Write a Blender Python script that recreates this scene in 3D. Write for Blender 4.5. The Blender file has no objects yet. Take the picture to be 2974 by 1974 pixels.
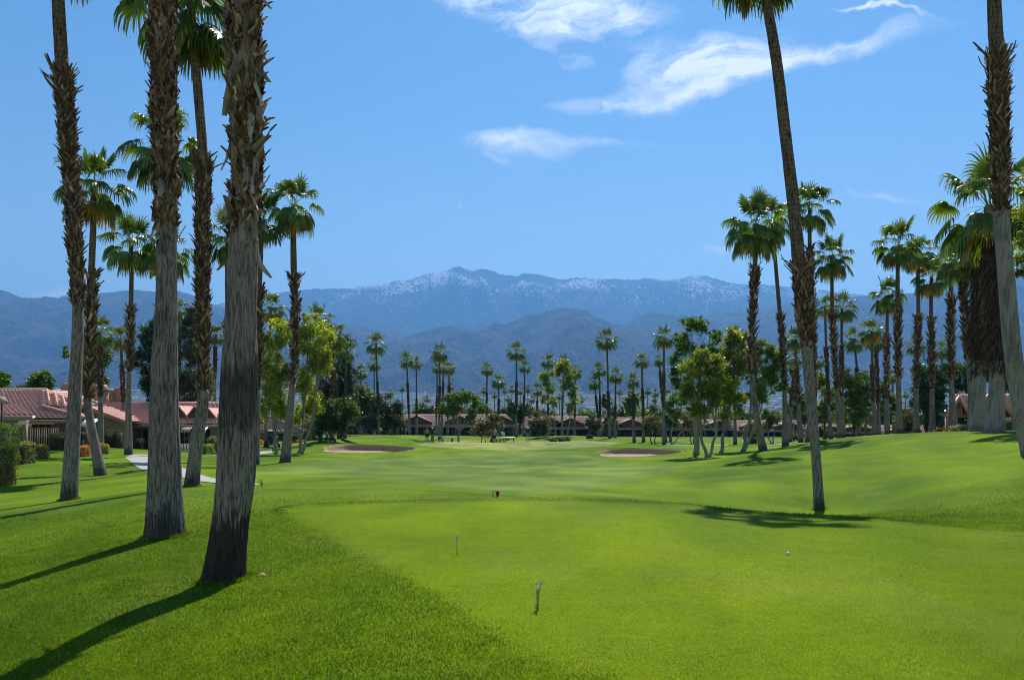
import bpy, math, random
import numpy as np
from mathutils import Vector, Matrix
rad = math.radians
SC = bpy.context.scene
COL = SC.collection
# ---------------------------------------------------------------- camera, sky, sun, exposure
F = 2313.0; CX = 1487.0; HY = 1225.0; ZC = 1.65      # focal length, centre and horizon in photo pixels; eye height
cam = bpy.data.cameras.new('camera'); cam.lens = 28.0; cam.sensor_width = 36.0
cam.shift_y = (HY - 987.0) / 2974.0; cam.clip_start = 0.1; cam.clip_end = 90000
co = bpy.data.objects.new('camera', cam); COL.objects.link(co)
co.location = (0, 0, ZC); co.rotation_euler = (rad(90), 0, 0); SC.camera = co
SUN_AZ = rad(15.5); SUN_EL = rad(57)                  # azimuth clockwise from +Y
SDIR = Vector((math.sin(SUN_AZ) * math.cos(SUN_EL), math.cos(SUN_AZ) * math.cos(SUN_EL), math.sin(SUN_EL)))
sl = bpy.data.lights.new('sun', 'SUN'); sl.energy = 5.0; sl.angle = rad(0.53); sl.color = (1.0, 0.95, 0.87)
so = bpy.data.objects.new('sun', sl); COL.objects.link(so); so.location = (0, 0, 60)
so.rotation_euler = SDIR.to_track_quat('Z', 'Y').to_euler()
W = bpy.data.worlds.new('World'); SC.world = W; W.use_nodes = True
SC.view_settings.view_transform = 'Standard'; SC.view_settings.look = 'None'
SC.view_settings.exposure = 0.53; SC.view_settings.gamma = 1.0
SC.render.engine = 'CYCLES'
cy = SC.cycles; cy.max_bounces = 6; cy.diffuse_bounces = 2; cy.glossy_bounces = 2; cy.transmission_bounces = 4
cy.volume_bounces = 0; cy.transparent_max_bounces = 6; cy.use_denoising = True; cy.filter_width = 1.05; cy.caustics_reflective = False; cy.caustics_refractive = False
try: cy.use_light_tree = False
except Exception: pass

class NT:                                             # tiny node-tree helper
    def __init__(s, tree): s.t = tree; s.t.nodes.clear()
    def n(s, typ, ins=None, **kw):
        nd = s.t.nodes.new(typ)
        for k, v in kw.items(): setattr(nd, k, v)
        for k, v in (ins or {}).items():
            if isinstance(v, bpy.types.NodeSocket): s.t.links.new(v, nd.inputs[k])
            else: nd.inputs[k].default_value = v
        return nd
    def math(s, op, a, b=0.0, c=None, clamp=False):
        i = {0: a, 1: b}
        if c is not None: i[2] = c
        return s.n('ShaderNodeMath', i, operation=op, use_clamp=clamp).outputs[0]
    def mix(s, f, a, b, mode='MIX'):
        nd = s.n('ShaderNodeMix', data_type='RGBA', blend_type=mode)
        for i, v in ((0, f), (6, a), (7, b)):
            if isinstance(v, bpy.types.NodeSocket): s.t.links.new(v, nd.inputs[i])
            else: nd.inputs[i].default_value = (tuple(v) + (1,)) if (i > 0 and len(v) == 3) else v
        return nd.outputs[2]
    def ramp(s, f, a, b, lo=0.0, hi=1.0, kind='SMOOTHSTEP'):
        return s.n('ShaderNodeMapRange', {0: f, 1: a, 2: b, 3: lo, 4: hi}, interpolation_type=kind).outputs[0]
    def noise(s, vec, scale, detail=3.0, rough=0.55, dist=0.0):
        return s.n('ShaderNodeTexNoise', {'Vector': vec, 'Scale': scale, 'Detail': detail, 'Roughness': rough, 'Distortion': dist}).outputs[0]

def build_sky():
    t = NT(W.node_tree)
    sky = t.n('ShaderNodeTexSky'); sky.sky_type = 'NISHITA'; sky.sun_disc = False
    sky.sun_elevation = SUN_EL; sky.sun_rotation = SUN_AZ; sky.altitude = 100; sky.air_density = 1.0; sky.dust_density = 0.4; sky.ozone_density = 2.0
    d = t.n('ShaderNodeTexCoord').outputs['Generated']
    sp = t.n('ShaderNodeSeparateXYZ', {0: d}).outputs
    yy = t.math('MAXIMUM', sp[1], 0.02)
    u = t.math('DIVIDE', sp[0], yy); v = t.math('DIVIDE', sp[2], yy)
    # warped cirrus in direction space: (photo px, py, half length, half width, tilt deg, strength)
    cl = [(1990, 225, 250, 62, 14, 1.15), (1750, 290, 170, 22, 6, .8), (2110, 165, 170, 70, 20, 1.3), (1900, 160, 130, 40, 40, .5), (2380, 145, 330, 30, 10, .95), (1590, 40, 280, 60, -12, 1.25), (1790, 30, 190, 55, 5, 1.2), (1380, 20, 120, 30, -10, .8),
          (1560, 110, 150, 36, -25, .7), (1660, 118, 110, 16, -12, .6), (1490, 425, 150, 40, 5, 1.2), (1690, 405, 110, 22, -8, .8), (1860, 408, 170, 10, -2, .35), (1450, 490, 130, 14, -12, .4),
          (2560, 28, 150, 9, -13, 1.6), (2590, 590, 150, 13, -3, .9), (2180, 712, 130, 14, 2, .8), (150, 846, 90, 16, 8, 1.0), (1330, 597, 10, 7, 0, .5), (1560, 500, 60, 12, -20, .3),
          (330, 810, 110, 14, 3, .25), (2700, 95, 300, 30, 8, .28), (1640, 170, 90, 14, -15, .4), (1350, 245, 110, 9, -18, .22), (930, 130, 140, 10, -3, .15), (2480, 800, 200, 14, 5, .25)]
    cv = t.n('ShaderNodeCombineXYZ', {0: u, 1: v, 2: 0.0}).outputs[0]
    w1 = t.n('ShaderNodeTexNoise', {'Vector': cv, 'Scale': 7.0, 'Detail': 4.0}).outputs[1]
    wv = t.n('ShaderNodeVectorMath', {0: w1, 1: (.5, .5, .5)}, operation='SUBTRACT').outputs[0]
    wv = t.n('ShaderNodeVectorMath', {0: wv, 1: (.11, .075, 0)}, operation='MULTIPLY').outputs[0]
    cw = t.n('ShaderNodeVectorMath', {0: cv, 1: wv}, operation='ADD').outputs[0]
    w2_ = t.n('ShaderNodeTexNoise', {'Vector': cw, 'Scale': 28.0, 'Detail': 5.0, 'Roughness': .65}).outputs[1]
    w2_ = t.n('ShaderNodeVectorMath', {0: w2_, 1: (.5, .5, .5)}, operation='SUBTRACT').outputs[0]
    w2_ = t.n('ShaderNodeVectorMath', {0: w2_, 1: (.05, .022, 0)}, operation='MULTIPLY').outputs[0]
    cw = t.n('ShaderNodeVectorMath', {0: cw, 1: w2_}, operation='ADD').outputs[0]
    acc = None
    for (px, py, a, b, ang, s) in cl:
        m = t.n('ShaderNodeMapping', {'Vector': cw}, vector_type='TEXTURE')
        m.inputs[1].default_value = ((px - CX) / F, (HY - py) / F, 0)
        m.inputs[2].default_value = (0, 0, rad(ang)); m.inputs[3].default_value = (a / F * 1.45, b / F * 1.75, 1)
        ln = t.n('ShaderNodeVectorMath', {0: m.outputs[0]}, operation='LENGTH').outputs['Value']
        k = t.ramp(ln, 1.0, 0.0, 0.0, s)
        acc = k if acc is None else t.math('ADD', acc, k)
    mp = t.n('ShaderNodeMapping', {'Vector': cw}, vector_type='TEXTURE'); mp.inputs[2].default_value = (0, 0, rad(13)); mp.inputs[3].default_value = (4.2, 1, 1)
    n1 = t.noise(mp.outputs[0], 34.0, 10.0, .66, 1.2)
    n2 = t.noise(cw, 11.0, 6.0, .62, .6)
    nn = t.math('ADD', t.math('MULTIPLY', t.ramp(n1, .33, .67, -.1, 1.1, 'LINEAR'), .95), t.ramp(n2, .36, .68, -.15, .55, 'LINEAR'))
    a_ = t.math('MINIMUM', acc, 1.25)
    m = t.ramp(t.math('MULTIPLY', a_, t.math('ADD', nn, t.math('MULTIPLY', a_, .28))), 0.12, 1.6, 0.0, 1.0, 'LINEAR')
    veil = t.ramp(t.noise(mp.outputs[0], 2.2, 5.0, .6, .4), .5, .8, 0.0, .10)
    m = t.math('MAXIMUM', m, veil)
    # the sky's own colour: a little deeper overhead
    skc = t.n('ShaderNodeHueSaturation', {'Color': sky.outputs[0], 'Saturation': 1.12, 'Value': 1.05}).outputs[0]
    skc = t.mix(1.0, skc, (.96, 1.05, 1.0), 'MULTIPLY')
    skc = t.mix(t.ramp(sp[2], .10, .62, 0, 1, 'LINEAR'), skc, t.mix(1.0, skc, (.50, .74, .93), 'MULTIPLY'))
    skc = t.mix(t.ramp(sp[2], .42, .12, 0, 1), skc, t.mix(1.0, skc, (1.42, 1.18, 1.02), 'MULTIPLY'))
    col = t.mix(m, skc, (9.6, 9.8, 10.0))
    bg = t.n('ShaderNodeBackground', {'Color': col, 'Strength': 0.082})
    t.n('ShaderNodeOutputWorld', {0: bg.outputs[0]})
build_sky()

# ---------------------------------------------------------------- generic helpers
def wp(px, py, Y):                                    # a point at distance Y seen at photo pixel (px, py)
    return np.array([(px - CX) / F * Y, Y, ZC + (HY - py) / F * Y])
def hsh(ix, iy, iz, seed):
    h = (ix.astype(np.int64) * 374761393 + iy.astype(np.int64) * 668265263 + iz.astype(np.int64) * 2147483647 + seed * 974634777) & 0xffffffff
    h = ((h ^ (h >> 13)) * 1274126177) & 0xffffffff
    return ((h ^ (h >> 16)) & 0xffff) / 65535.0
def vnoise(x, y, z=None, seed=0):
    x = np.asarray(x, float); y = np.asarray(y, float); z = np.zeros_like(x) if z is None else np.asarray(z, float)
    x, y, z = np.broadcast_arrays(x, y, z)
    xi = np.floor(x); yi = np.floor(y); zi = np.floor(z)
    fx = x - xi; fy = y - yi; fz = z - zi
    fx = fx * fx * (3 - 2 * fx); fy = fy * fy * (3 - 2 * fy); fz = fz * fz * (3 - 2 * fz)
    r = 0
    for a in (0, 1):
        for b in (0, 1):
            for c in (0, 1):
                w = (fx if a else 1 - fx) * (fy if b else 1 - fy) * (fz if c else 1 - fz)
                r = r + w * hsh(xi + a, yi + b, zi + c, seed)
    return r
def fbm(x, y, z=None, seed=0, oct=4, gain=.5):
    r = 0; a = 1; s = 0; f = 1
    for i in range(oct):
        r = r + a * vnoise(np.asarray(x) * f, np.asarray(y) * f, None if z is None else np.asarray(z) * f, seed + i * 7); s += a; a *= gain; f *= 2.03
    return r / s
def sstep(a, b, x):
    t = np.clip((x - a) / (b - a), 0, 1); return t * t * (3 - 2 * t)

def tag(o, label=None, cat=None, group=None, kind=None):
    if label: o['label'] = label
    if cat: o['category'] = cat
    if group: o['group'] = group
    if kind: o['kind'] = kind
    return o
def empty(name, loc, label, cat, group=None):
    o = bpy.data.objects.new(name, None); COL.objects.link(o); o.location = tuple(loc); o.empty_display_size = .3
    return tag(o, label, cat, group)
def link(name, me, parent=None, at=None):
    o = bpy.data.objects.new(name, me); COL.objects.link(o)
    if parent is not None: o.parent = parent
    if at is not None: o.location = tuple(at)
    return o
def make_mesh(name, V, FS, mats, col=None, smooth=False, midx=None):
    """V (n,3); FS list of int arrays (m,3) or (m,4); col (n,3|4) vertex colours."""
    me = bpy.data.meshes.new(name)
    V = np.asarray(V, np.float32); FS = [np.asarray(f, np.int32) for f in FS if len(f)]
    me.vertices.add(len(V)); me.vertices.foreach_set('co', V.ravel())
    nl = sum(f.size for f in FS); nf = sum(len(f) for f in FS)
    me.loops.add(nl); me.polygons.add(nf)
    me.loops.foreach_set('vertex_index', np.concatenate([f.ravel() for f in FS]))
    tot = np.concatenate([np.full(len(f), f.shape[1], np.int32) for f in FS])
    st = np.concatenate([[0], np.cumsum(tot)[:-1]]).astype(np.int32)
    me.polygons.foreach_set('loop_start', st)
    try: me.polygons.foreach_set('loop_total', tot)
    except Exception: pass
    for m in (mats if isinstance(mats, (list, tuple)) else [mats]): me.materials.append(m)
    if midx is not None: me.polygons.foreach_set('material_index', np.asarray(midx, np.int32))
    if smooth: me.polygons.foreach_set('use_smooth', np.ones(nf, bool))
    if col is not None:
        a = me.color_attributes.new('col', 'FLOAT_COLOR', 'POINT')
        c = np.ones((len(V), 4), np.float32); c[:, :np.asarray(col).shape[1]] = col
        a.data.foreach_set('color', c.ravel())
    me.update(calc_edges=True); me.validate()
    return me
def gridf(nr, nc, wrap=False, off=0):
    r = np.arange(nr - 1)[:, None] * nc; c = np.arange(nc if wrap else nc - 1)[None, :]; c2 = (c + 1) % nc
    return np.stack([r + c, r + c2, r + nc + c2, r + nc + c], -1).reshape(-1, 4) + off
class MB:                                             # collects small shapes into ONE mesh
    def __init__(s): s.v = []; s.q = []; s.t = []; s.c = []; s.n = 0
    def add(s, V, faces, c=None):
        V = np.asarray(V, float); 
        for f in faces:
            (s.q if len(f) == 4 else s.t).append([i + s.n for i in f])
        s.v.append(V); s.c.append(np.tile(np.asarray(c if c is not None else (1, 1, 1), float), (len(V), 1))); s.n += len(V); return s
    def box(s, x0, x1, y0, y1, z0, z1, c=None):
        V = [(x, y, z) for z in (z0, z1) for y in (y0, y1) for x in (x0, x1)]
        return s.add(V, [(0, 2, 3, 1), (4, 5, 7, 6), (0, 1, 5, 4), (2, 6, 7, 3), (0, 4, 6, 2), (1, 3, 7, 5)], c)
    def quadbox(s, base, top, c=None):                # 4 base + 4 top points
        return s.add(list(base) + list(top), [(3, 2, 1, 0), (4, 5, 6, 7), (0, 1, 5, 4), (1, 2, 6, 5), (2, 3, 7, 6), (3, 0, 4, 7)], c)
    def tube(s, P, R, n=10, c=None, cap=True):
        P = np.asarray(P, float); R = np.full(len(P), R) if np.isscalar(R) else np.asarray(R, float)
        T = np.gradient(P, axis=0); T /= np.linalg.norm(T, axis=1)[:, None] + 1e-9
        ref = np.array([1., 0, 0]) if abs(T[0][0]) < .8 else np.array([0, 1., 0])
        A = np.cross(T, ref); A /= np.linalg.norm(A, axis=1)[:, None] + 1e-9; B = np.cross(T, A)
        a = np.arange(n) / n * 2 * math.pi
        V = (P[:, None] + R[:, None, None] * (A[:, None] * np.cos(a)[None, :, None] + B[:, None] * np.sin(a)[None, :, None])).reshape(-1, 3)
        fs = gridf(len(P), n, True).tolist()
        if cap:
            V = np.vstack([V, P[:1], P[-1:]]); k = len(P) * n
            fs += [(k, (i + 1) % n, i) for i in range(n)] + [(k + 1, k - n + i, k - n + (i + 1) % n) for i in range(n)]
        return s.add(V, fs, c)
    def build(s, name, mat, parent=None, smooth=False, at=None, bevel=0):
        me = make_mesh(name, np.vstack(s.v), [np.array(s.q, np.int32).reshape(-1, 4), np.array(s.t, np.int32).reshape(-1, 3)], mat, np.vstack(s.c), smooth)
        o = link(name, me, parent, at)
        if bevel: b = o.modifiers.new('bevel', 'BEVEL'); b.width = bevel; b.segments = 2; b.limit_method = 'ANGLE'
        return o

# ---------------------------------------------------------------- materials
def newmat(name):
    m = bpy.data.materials.new(name); m.use_nodes = True; return m, NT(m.node_tree)
def pbr(name, color, rough=.6, noise=(8, .25), bump=(0, 0), spec=.3, metal=0.0, vcol=False, stretch=(1, 1, 1), emis=None):
    m, t = newmat(name)
    tc = t.n('ShaderNodeTexCoord').outputs['Object']
    mp = t.n('ShaderNodeMapping', {'Vector': tc, 'Scale': stretch}).outputs[0]
    base = t.n('ShaderNodeAttribute', attribute_name='col').outputs[0] if vcol else None
    n = t.noise(mp, noise[0], 5)
    k = t.ramp(n, .25, .75, 1 - noise[1], 1 + noise[1], 'LINEAR')
    kk = t.n('ShaderNodeCombineColor', {0: k, 1: k, 2: k}).outputs[0]
    c = t.mix(1.0, tuple(color), kk, 'MULTIPLY')
    if vcol: c = t.mix(1.0, c, base, 'MULTIPLY')
    ins = {'Base Color': c, 'Roughness': rough, 'Metallic': metal, 'Specular IOR Level': spec}
    if bump[0]: ins['Normal'] = t.n('ShaderNodeBump', {'Height': t.noise(mp, bump[0], 6, .65), 'Strength': bump[1], 'Distance': .03}).outputs[0]
    b = t.n('ShaderNodeBsdfPrincipled', ins)
    t.n('ShaderNodeOutputMaterial', {0: b.outputs[0]})
    return m
def foliage(name, tint=(1, 1, 1), trans=.45, rough=.42, spec=.4, tb=(1.5, 1.35, .5)):
    m, t = newmat(name)
    c = t.n('ShaderNodeAttribute', attribute_name='col').outputs[0]
    c = t.mix(1.0, c, tuple(tint), 'MULTIPLY')
    tc = t.n('ShaderNodeTexCoord').outputs['Object']
    k = t.ramp(t.noise(tc, 3.0, 3), .3, .7, .75, 1.25, 'LINEAR')
    c = t.mix(1.0, c, t.n('ShaderNodeCombineColor', {0: k, 1: k, 2: k}).outputs[0], 'MULTIPLY')
    b = t.n('ShaderNodeBsdfPrincipled', {'Base Color': c, 'Roughness': rough, 'Specular IOR Level': spec})
    tr = t.n('ShaderNodeBsdfTranslucent', {'Color': t.mix(1.0, c, tuple(tb), 'MULTIPLY')})
    mx = t.n('ShaderNodeMixShader', {0: trans, 1: b.outputs[0], 2: tr.outputs[0]})
    t.n('ShaderNodeOutputMaterial', {0: mx.outputs[0]})
    return m
def mat_lawn():
    m, t = newmat('lawn_turf')
    c = t.n('ShaderNodeAttribute', attribute_name='col').outputs[0]
    g = t.n('ShaderNodeNewGeometry').outputs['Position']
    flat = t.n('ShaderNodeMapping', {'Vector': g, 'Scale': (1, 1, .2)}).outputs[0]
    st = t.n('ShaderNodeMapping', {'Vector': g, 'Scale': (.25, 1, .2), 'Rotation': (0, 0, .15)}).outputs[0]
    a = t.ramp(t.noise(flat, .55, 6, .6), .3, .7, .0, 1, 'LINEAR')
    b = t.ramp(t.noise(st, 2.2, 5, .65), .3, .7, .0, 1, 'LINEAR')
    f = t.ramp(t.noise(flat, 38, 4, .7), .25, .75, .55, 1.45, 'LINEAR')
    f2 = t.ramp(t.noise(flat, 9, 4, .65), .25, .75, .8, 1.2, 'LINEAR')
    c = t.mix(t.math('MULTIPLY', a, .5), c, t.mix(1.0, c, (1.28, 1.1, .75), 'MULTIPLY'))
    c = t.mix(t.math('MULTIPLY', b, .45), c, t.mix(1.0, c, (.70, .82, 1.05), 'MULTIPLY'))
    k = t.math('MULTIPLY', f, f2)
    c = t.mix(1.0, c, t.n('ShaderNodeCombineColor', {0: k, 1: k, 2: k}).outputs[0], 'MULTIPLY')
    h = t.math('ADD', t.noise(flat, 60, 4, .75), t.math('MULTIPLY', t.noise(flat, 7, 3), 1.2))
    bu = t.n('ShaderNodeBump', {'Height': h, 'Strength': .55, 'Distance': .035})
    p = t.n('ShaderNodeBsdfPrincipled', {'Base Color': c, 'Roughness': .85, 'Specular IOR Level': .06, 'Normal': bu.outputs[0]})
    t.n('ShaderNodeOutputMaterial', {0: p.outputs[0]})
    return m
def mat_trunk(name, c1, c2, dark=(.03, .027, .025), sx=34, rings=0.0, stain=.5, bands=((-.5, .35, .7),), fs=1.0):
    m, t = newmat(name)
    o = t.n('ShaderNodeTexCoord').outputs['Object']
    v = t.n('ShaderNodeMapping', {'Vector': o, 'Scale': (1, 1, .085)}).outputs[0]
    fis = t.noise(v, sx, 5, .6, .3)
    big = t.noise(t.n('ShaderNodeMapping', {'Vector': o, 'Scale': (1, 1, .45)}).outputs[0], 2.4, 5, .6)
    c = t.mix(t.ramp(fis, .35, .65), tuple(c2), tuple(c1))
    c = t.mix(t.ramp(fis, .49, .40, 0, .9 * fs), c, tuple(dark))
    fin = t.noise(t.n('ShaderNodeMapping', {'Vector': o, 'Scale': (1, 1, .4)}).outputs[0], sx * 1.8, 4, .65); c = t.mix(t.ramp(fin, .48, .36, 0, .6 * fs), c, tuple(dark))
    c = t.mix(t.ramp(big, .50, .66, 0, stain), c, tuple(np.array(dark) * 1.3))
    c = t.mix(t.ramp(t.noise(o, 1.1, 3), .35, .7, 0, .5), c, t.mix(1.0, c, (.8, .95, 1.1), 'MULTIPLY'))
    z_ = t.n('ShaderNodeSeparateXYZ', {0: o}).outputs[2]
    for (a_, b_, s_) in bands:                        # soot and damp stains on the bark
        zz_ = t.math('ADD', z_, t.math('MULTIPLY', t.math('SUBTRACT', t.noise(v, 20, 4, .7), .5), 1.6))
        k_ = t.math('MULTIPLY', t.ramp(zz_, a_, a_ + .25), t.ramp(zz_, b_ + .12, b_ - .12))
        c = t.mix(t.math('MULTIPLY', k_, s_ * .85), c, (.022, .02, .019))
    hgt = t.math('MULTIPLY', fis, 1.0)
    if rings:
        z = t.n('ShaderNodeSeparateXYZ', {0: o}).outputs[2]
        zz = t.math('ADD', z, t.math('MULTIPLY', t.noise(o, 4, 2), .12))
        r = t.math('SINE', t.math('MULTIPLY', zz, 42.0))
        rr = t.ramp(r, .2, 1.0)
        c = t.mix(t.math('MULTIPLY', rr, rings), c, tuple(dark))
        hgt = t.math('SUBTRACT', hgt, t.math('MULTIPLY', rr, .6))
    bu = t.n('ShaderNodeBump', {'Height': hgt, 'Strength': .9, 'Distance': .03})
    p = t.n('ShaderNodeBsdfPrincipled', {'Base Color': c, 'Roughness': .9, 'Specular IOR Level': .15, 'Normal': bu.outputs[0]})
    t.n('ShaderNodeOutputMaterial', {0: p.outputs[0]})
    return m
M = {}
M['lawn'] = mat_lawn()
M['palm_grey'] = mat_trunk('palm_trunk_grey', (.37, .295, .27), (.21, .165, .15), sx=60, fs=.75)
M['palm_charred'] = mat_trunk('palm_trunk_charred', (.37, .29, .265), (.22, .17, .155), sx=56, fs=.65, bands=((-.5, .75, 1.0), (1.55, 2.45, .75)))
M['palm_brown'] = mat_trunk('palm_trunk_brown', (.25, .17, .115), (.15, .10, .07), rings=.30, stain=.25)
M['palm_smooth'] = mat_trunk('palm_trunk_smooth', (.33, .275, .27), (.27, .225, .22), sx=14, rings=0.0, stain=.45, bands=((-.5, .2, .5),), fs=.3)
M['boots'] = pbr('leaf_base_bark', (1, 1, 1), .85, (14, .4), (40, .5), .15, vcol=True, stretch=(1, 1, .3))
M['frond'] = foliage('palm_frond', trans=.38, rough=.34, spec=.55, tb=(1.5, 1.25, .35))
M['leaf'] = foliage('broad_leaf', trans=.5, rough=.36, spec=.6, tb=(1.7, 1.5, .4))
M['hedge'] = foliage('hedge_leaf', trans=.35, rough=.5, spec=.35)
M['blade'] = foliage('grass_blade', trans=.5, rough=.45, spec=.4, tb=(1.5, 1.35, .4))
M['bark'] = pbr('tree_bark', (.26, .24, .21), .9, (6, .35), (20, .6), .15, stretch=(1, 1, .3))
M['bark_dark'] = pbr('dark_tree_bark', (.09, .075, .06), .9, (6, .35), (20, .6), .15, stretch=(1, 1, .3))
M['sand'] = pbr('bunker_sand', (.34, .255, .165), .95, (3, .12), (30, .35), .1)
M['concrete'] = pbr('path_concrete', (.36, .34, .32), .85, (4, .12), (60, .2), .2)
M['stucco'] = pbr('stucco_wall', (.30, .24, .185), .9, (3, .1), (40, .2), .15)
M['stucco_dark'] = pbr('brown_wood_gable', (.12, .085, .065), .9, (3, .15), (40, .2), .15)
M['cheek'] = pbr('red_brown_wood', (.16, .055, .035), .7, (5, .2), (0, 0), .2)
M['fascia'] = pbr('roof_fascia', (.36, .27, .20), .7, (5, .08), (0, 0), .2)
M['tile'] = pbr('clay_roof_tile', (.62, .315, .24), .42, (5, .35), (0, 0), .4)
M['tile_far'] = pbr('weathered_roof_tile', (.40, .235, .175), .7, (1.2, .25), (6, .6), .3)
M['glass'] = pbr('dark_window_glass', (.03, .035, .04), .12, (3, .1), (0, 0), .5)
M['white'] = pbr('white_paint', (.75, .75, .73), .45, (5, .05), (0, 0), .4)
M['black'] = pbr('black_plastic', (.025, .025, .028), .5, (9, .15), (0, 0), .4)
M['metal'] = pbr('brushed_metal', (.45, .46, .45), .22, (9, .1), (0, 0), .5, metal=1.0)
M['chimney'] = pbr('chimney_stucco', (.42, .27, .21), .85, (3, .12), (40, .2), .2)
M['red'] = pbr('red_plastic', (.16, .008, .012), .4, (9, .1), (0, 0), .4)
M['orange'] = pbr('orange_rope', (.5, .13, .03), .6, (9, .15), (0, 0), .3)
M['yellow'] = pbr('yellow_cloth', (.75, .6, .03), .8, (9, .08), (0, 0), .2)
M['flag_white'] = pbr('white_cloth', (.7, .7, .68), .8, (9, .08), (0, 0), .2)
M['skin'] = pbr('skin', (.42, .24, .17), .55, (20, .08), (0, 0), .3)
M['cart_blue'] = pbr('cart_body_blue', (.10, .15, .24), .35, (5, .08), (0, 0), .5)
def cloth(name, c): return pbr(name, c, .85, (15, .12), (0, 0), .15)

# ---------------------------------------------------------------- things: palms, given as measured pixels and a distance
GREEN = (.080, .145, .016)
PALMS = []
def PL(label, Y, path, r, boots=None, w=None, var=0, hi=0, group=None, kind='palm', crown=True, dY=0.0, wb=None, tr='palm_brown'):
    PALMS.append(dict(label=label, Y=Y, path=path, r=r, boots=boots, w=w, var=var, hi=hi, group=group, kind=kind, crown=crown, dY=dY, wb=wb, tr=tr))
# near palms (path: base first, then upwards; w: trunk widths in px along the path; boots: (py low, py high), wb: its width in px)
PL('tall thin-shafted palm with ragged bark sleeve, farthest left, grey base near the clipped hedges', 21.6, [(200, 1452), (212, 1250), (222, 1050), (226, 880), (212, 600), (182, 210), (169, 0), (160, -260)], 190, (890, 205), [46, 40, 34, 31, 34, 36, 34, 30], hi=2, wb=[34, 46, 54, 62])
PL('stout straight palm with grooved grey trunk and shaggy brown sleeve, left of the nearest palm', 12.0, [(480, 1556), (479, 1400), (477, 1130), (483, 900), (484, 700), (478, 400), (472, 0), (466, -500), (462, -900)], 350, (668, -420), [113, 94, 77, 62, 56, 58, 62, 58, 50], hi=3, wb=[60, 78, 82, 90])
PL('nearest palm, thick cracked grey trunk with black charred patches and peeling leaf bases', 9.0, [(648, 1688), (668, 1520), (686, 1370), (694, 1130), (699, 940), (708, 700), (716, 500), (714, 250), (708, 0), (700, -500), (695, -1100)], 470, (690, -700), [122, 106, 110, 108, 92, 84, 84, 90, 92, 84, 70], hi=3, wb=[88, 100, 112, 118])
PL('slim palm with drooping yellow-green crown at the top edge, between the two thick trunks', 23.0, [(556, 1412), (572, 1280), (590, 1150), (589, 900), (588, 640), (590, 470), (578, 300), (562, 120), (552, -10)], 190, (1150, 470), [42, 36, 33, 34, 36, 28, 26, 25, 22], hi=2, wb=[34, 46, 52, 52], var=1)
PL('leaning bare ringed palm rising off the top edge from the right side of the tee', 22.5, [(2380, 1482), (2368, 1300), (2350, 1100), (2339, 950), (2324, 800), (2304, 590), (2282, 400), (2255, 178), (2226, 0), (2206, -150)], 165, (1010, 760), [30, 27, 30, 38, 40, 36, 34, 32, 29, 26], hi=2, wb=[42, 60, 62, 50], dY=1.6, var=1)
PL('palm cut by the right edge, smooth pale base bending up to a ragged brown sleeve', 23.0, [(2996, 1322), (2968, 1200), (2940, 1010), (2922, 800), (2908, 620), (2903, 420), (2897, 200), (2887, 0), (2882, -260)], 180, (640, 160), [48, 46, 46, 44, 42, 48, 42, 36, 30], hi=2, wb=[48, 62, 66, 72], tr='palm_brown')
# left middle
L = 'palms on the left by the tiled houses'
PL('palm with orange-brown shaft and yellow-hemmed crown behind the leftmost palm', 36, [(293, 1382), (272, 1270), (254, 1160), (262, 1000), (266, 790), (271, 650), (272, 545)], 106, (1170, 785), None, var=2, hi=1, group=L)
PL('palm by the grey gable wall and path, crown left of the stout palm trunk', 52, [(373, 1320), (374, 1150), (378, 1000), (380, 900), (382, 800), (381, 715)], 86, (1080, 895), None, var=0, hi=1, group=L)
PL('full palm crown showing both sides of the shaggy sleeve of the stout palm', 37, [(486, 1368), (482, 1100), (476, 800), (470, 560), (468, 425)], 118, (1000, 640), None, var=1, hi=1, group=L)
PL('low palm crown peeping right of the grooved grey trunk, over the roof', 52, [(496, 1322), (495, 1100), (492, 900), (490, 735)], 76, (1060, 900), None, var=2, hi=1, group=L)
PL('palm behind the nearest trunk, crown showing on its left side', 50, [(672, 1350), (668, 1150), (662, 950), (660, 800), (660, 690)], 66, (1180, 940), None, var=1, hi=1, group=L)
PL('palm behind the nearest trunk, crown showing on its right side', 46, [(740, 1350), (748, 1150), (752, 900), (757, 750), (762, 640)], 82, (1130, 830), None, var=0, hi=1, group=L)
PL('tall flared-base palm right of the nearest trunk, before yellow-green trees', 47, [(828, 1341), (842, 1200), (855, 1040), (858, 900), (854, 810), (852, 700), (853, 600)], 80, (1120, 805), [32, 22, 18, 18, 19, 17, 16], var=0, hi=1, wb=[17, 24, 26, 30], group=L)
PL('palm with yellow lower fronds rising over the yellow-green trees', 86, [(772, 1292), (778, 1100), (784, 980), (786, 893)], 48, (1150, 1010), None, var=2, group=L)
PL('small distant palm between the farthest-left pair, over the chimneys', 75, [(362, 1300), (358, 1150), (354, 1060), (350, 985)], 38, (1170, 1060), None, var=0, group=L)
PL('bushy palm crown tangled in the tree behind the orange-shafted palm', 60, [(292, 1300), (292, 1150), (290, 1040), (288, 965)], 46, (1150, 1010), None, var=0, group=L)
PL('small palm crown right of the grooved trunk, beside the tall grey-green tree', 90, [(520, 1290), (521, 1100), (521, 1000), (521, 905)], 34, (1100, 980), None, var=0, group=L)
PL('small palm crown just right of the slim palm sleeve', 90, [(622, 1290), (624, 1100), (625, 1020), (625, 975)], 32, (1100, 1010), None, var=0, group=L)
PL('palm standing over the top of the yellow-green trees', 90, [(930, 1275), (928, 1120), (924, 1000), (924, 930)], 46, (1150, 1020), None, var=0, group=L)
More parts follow.
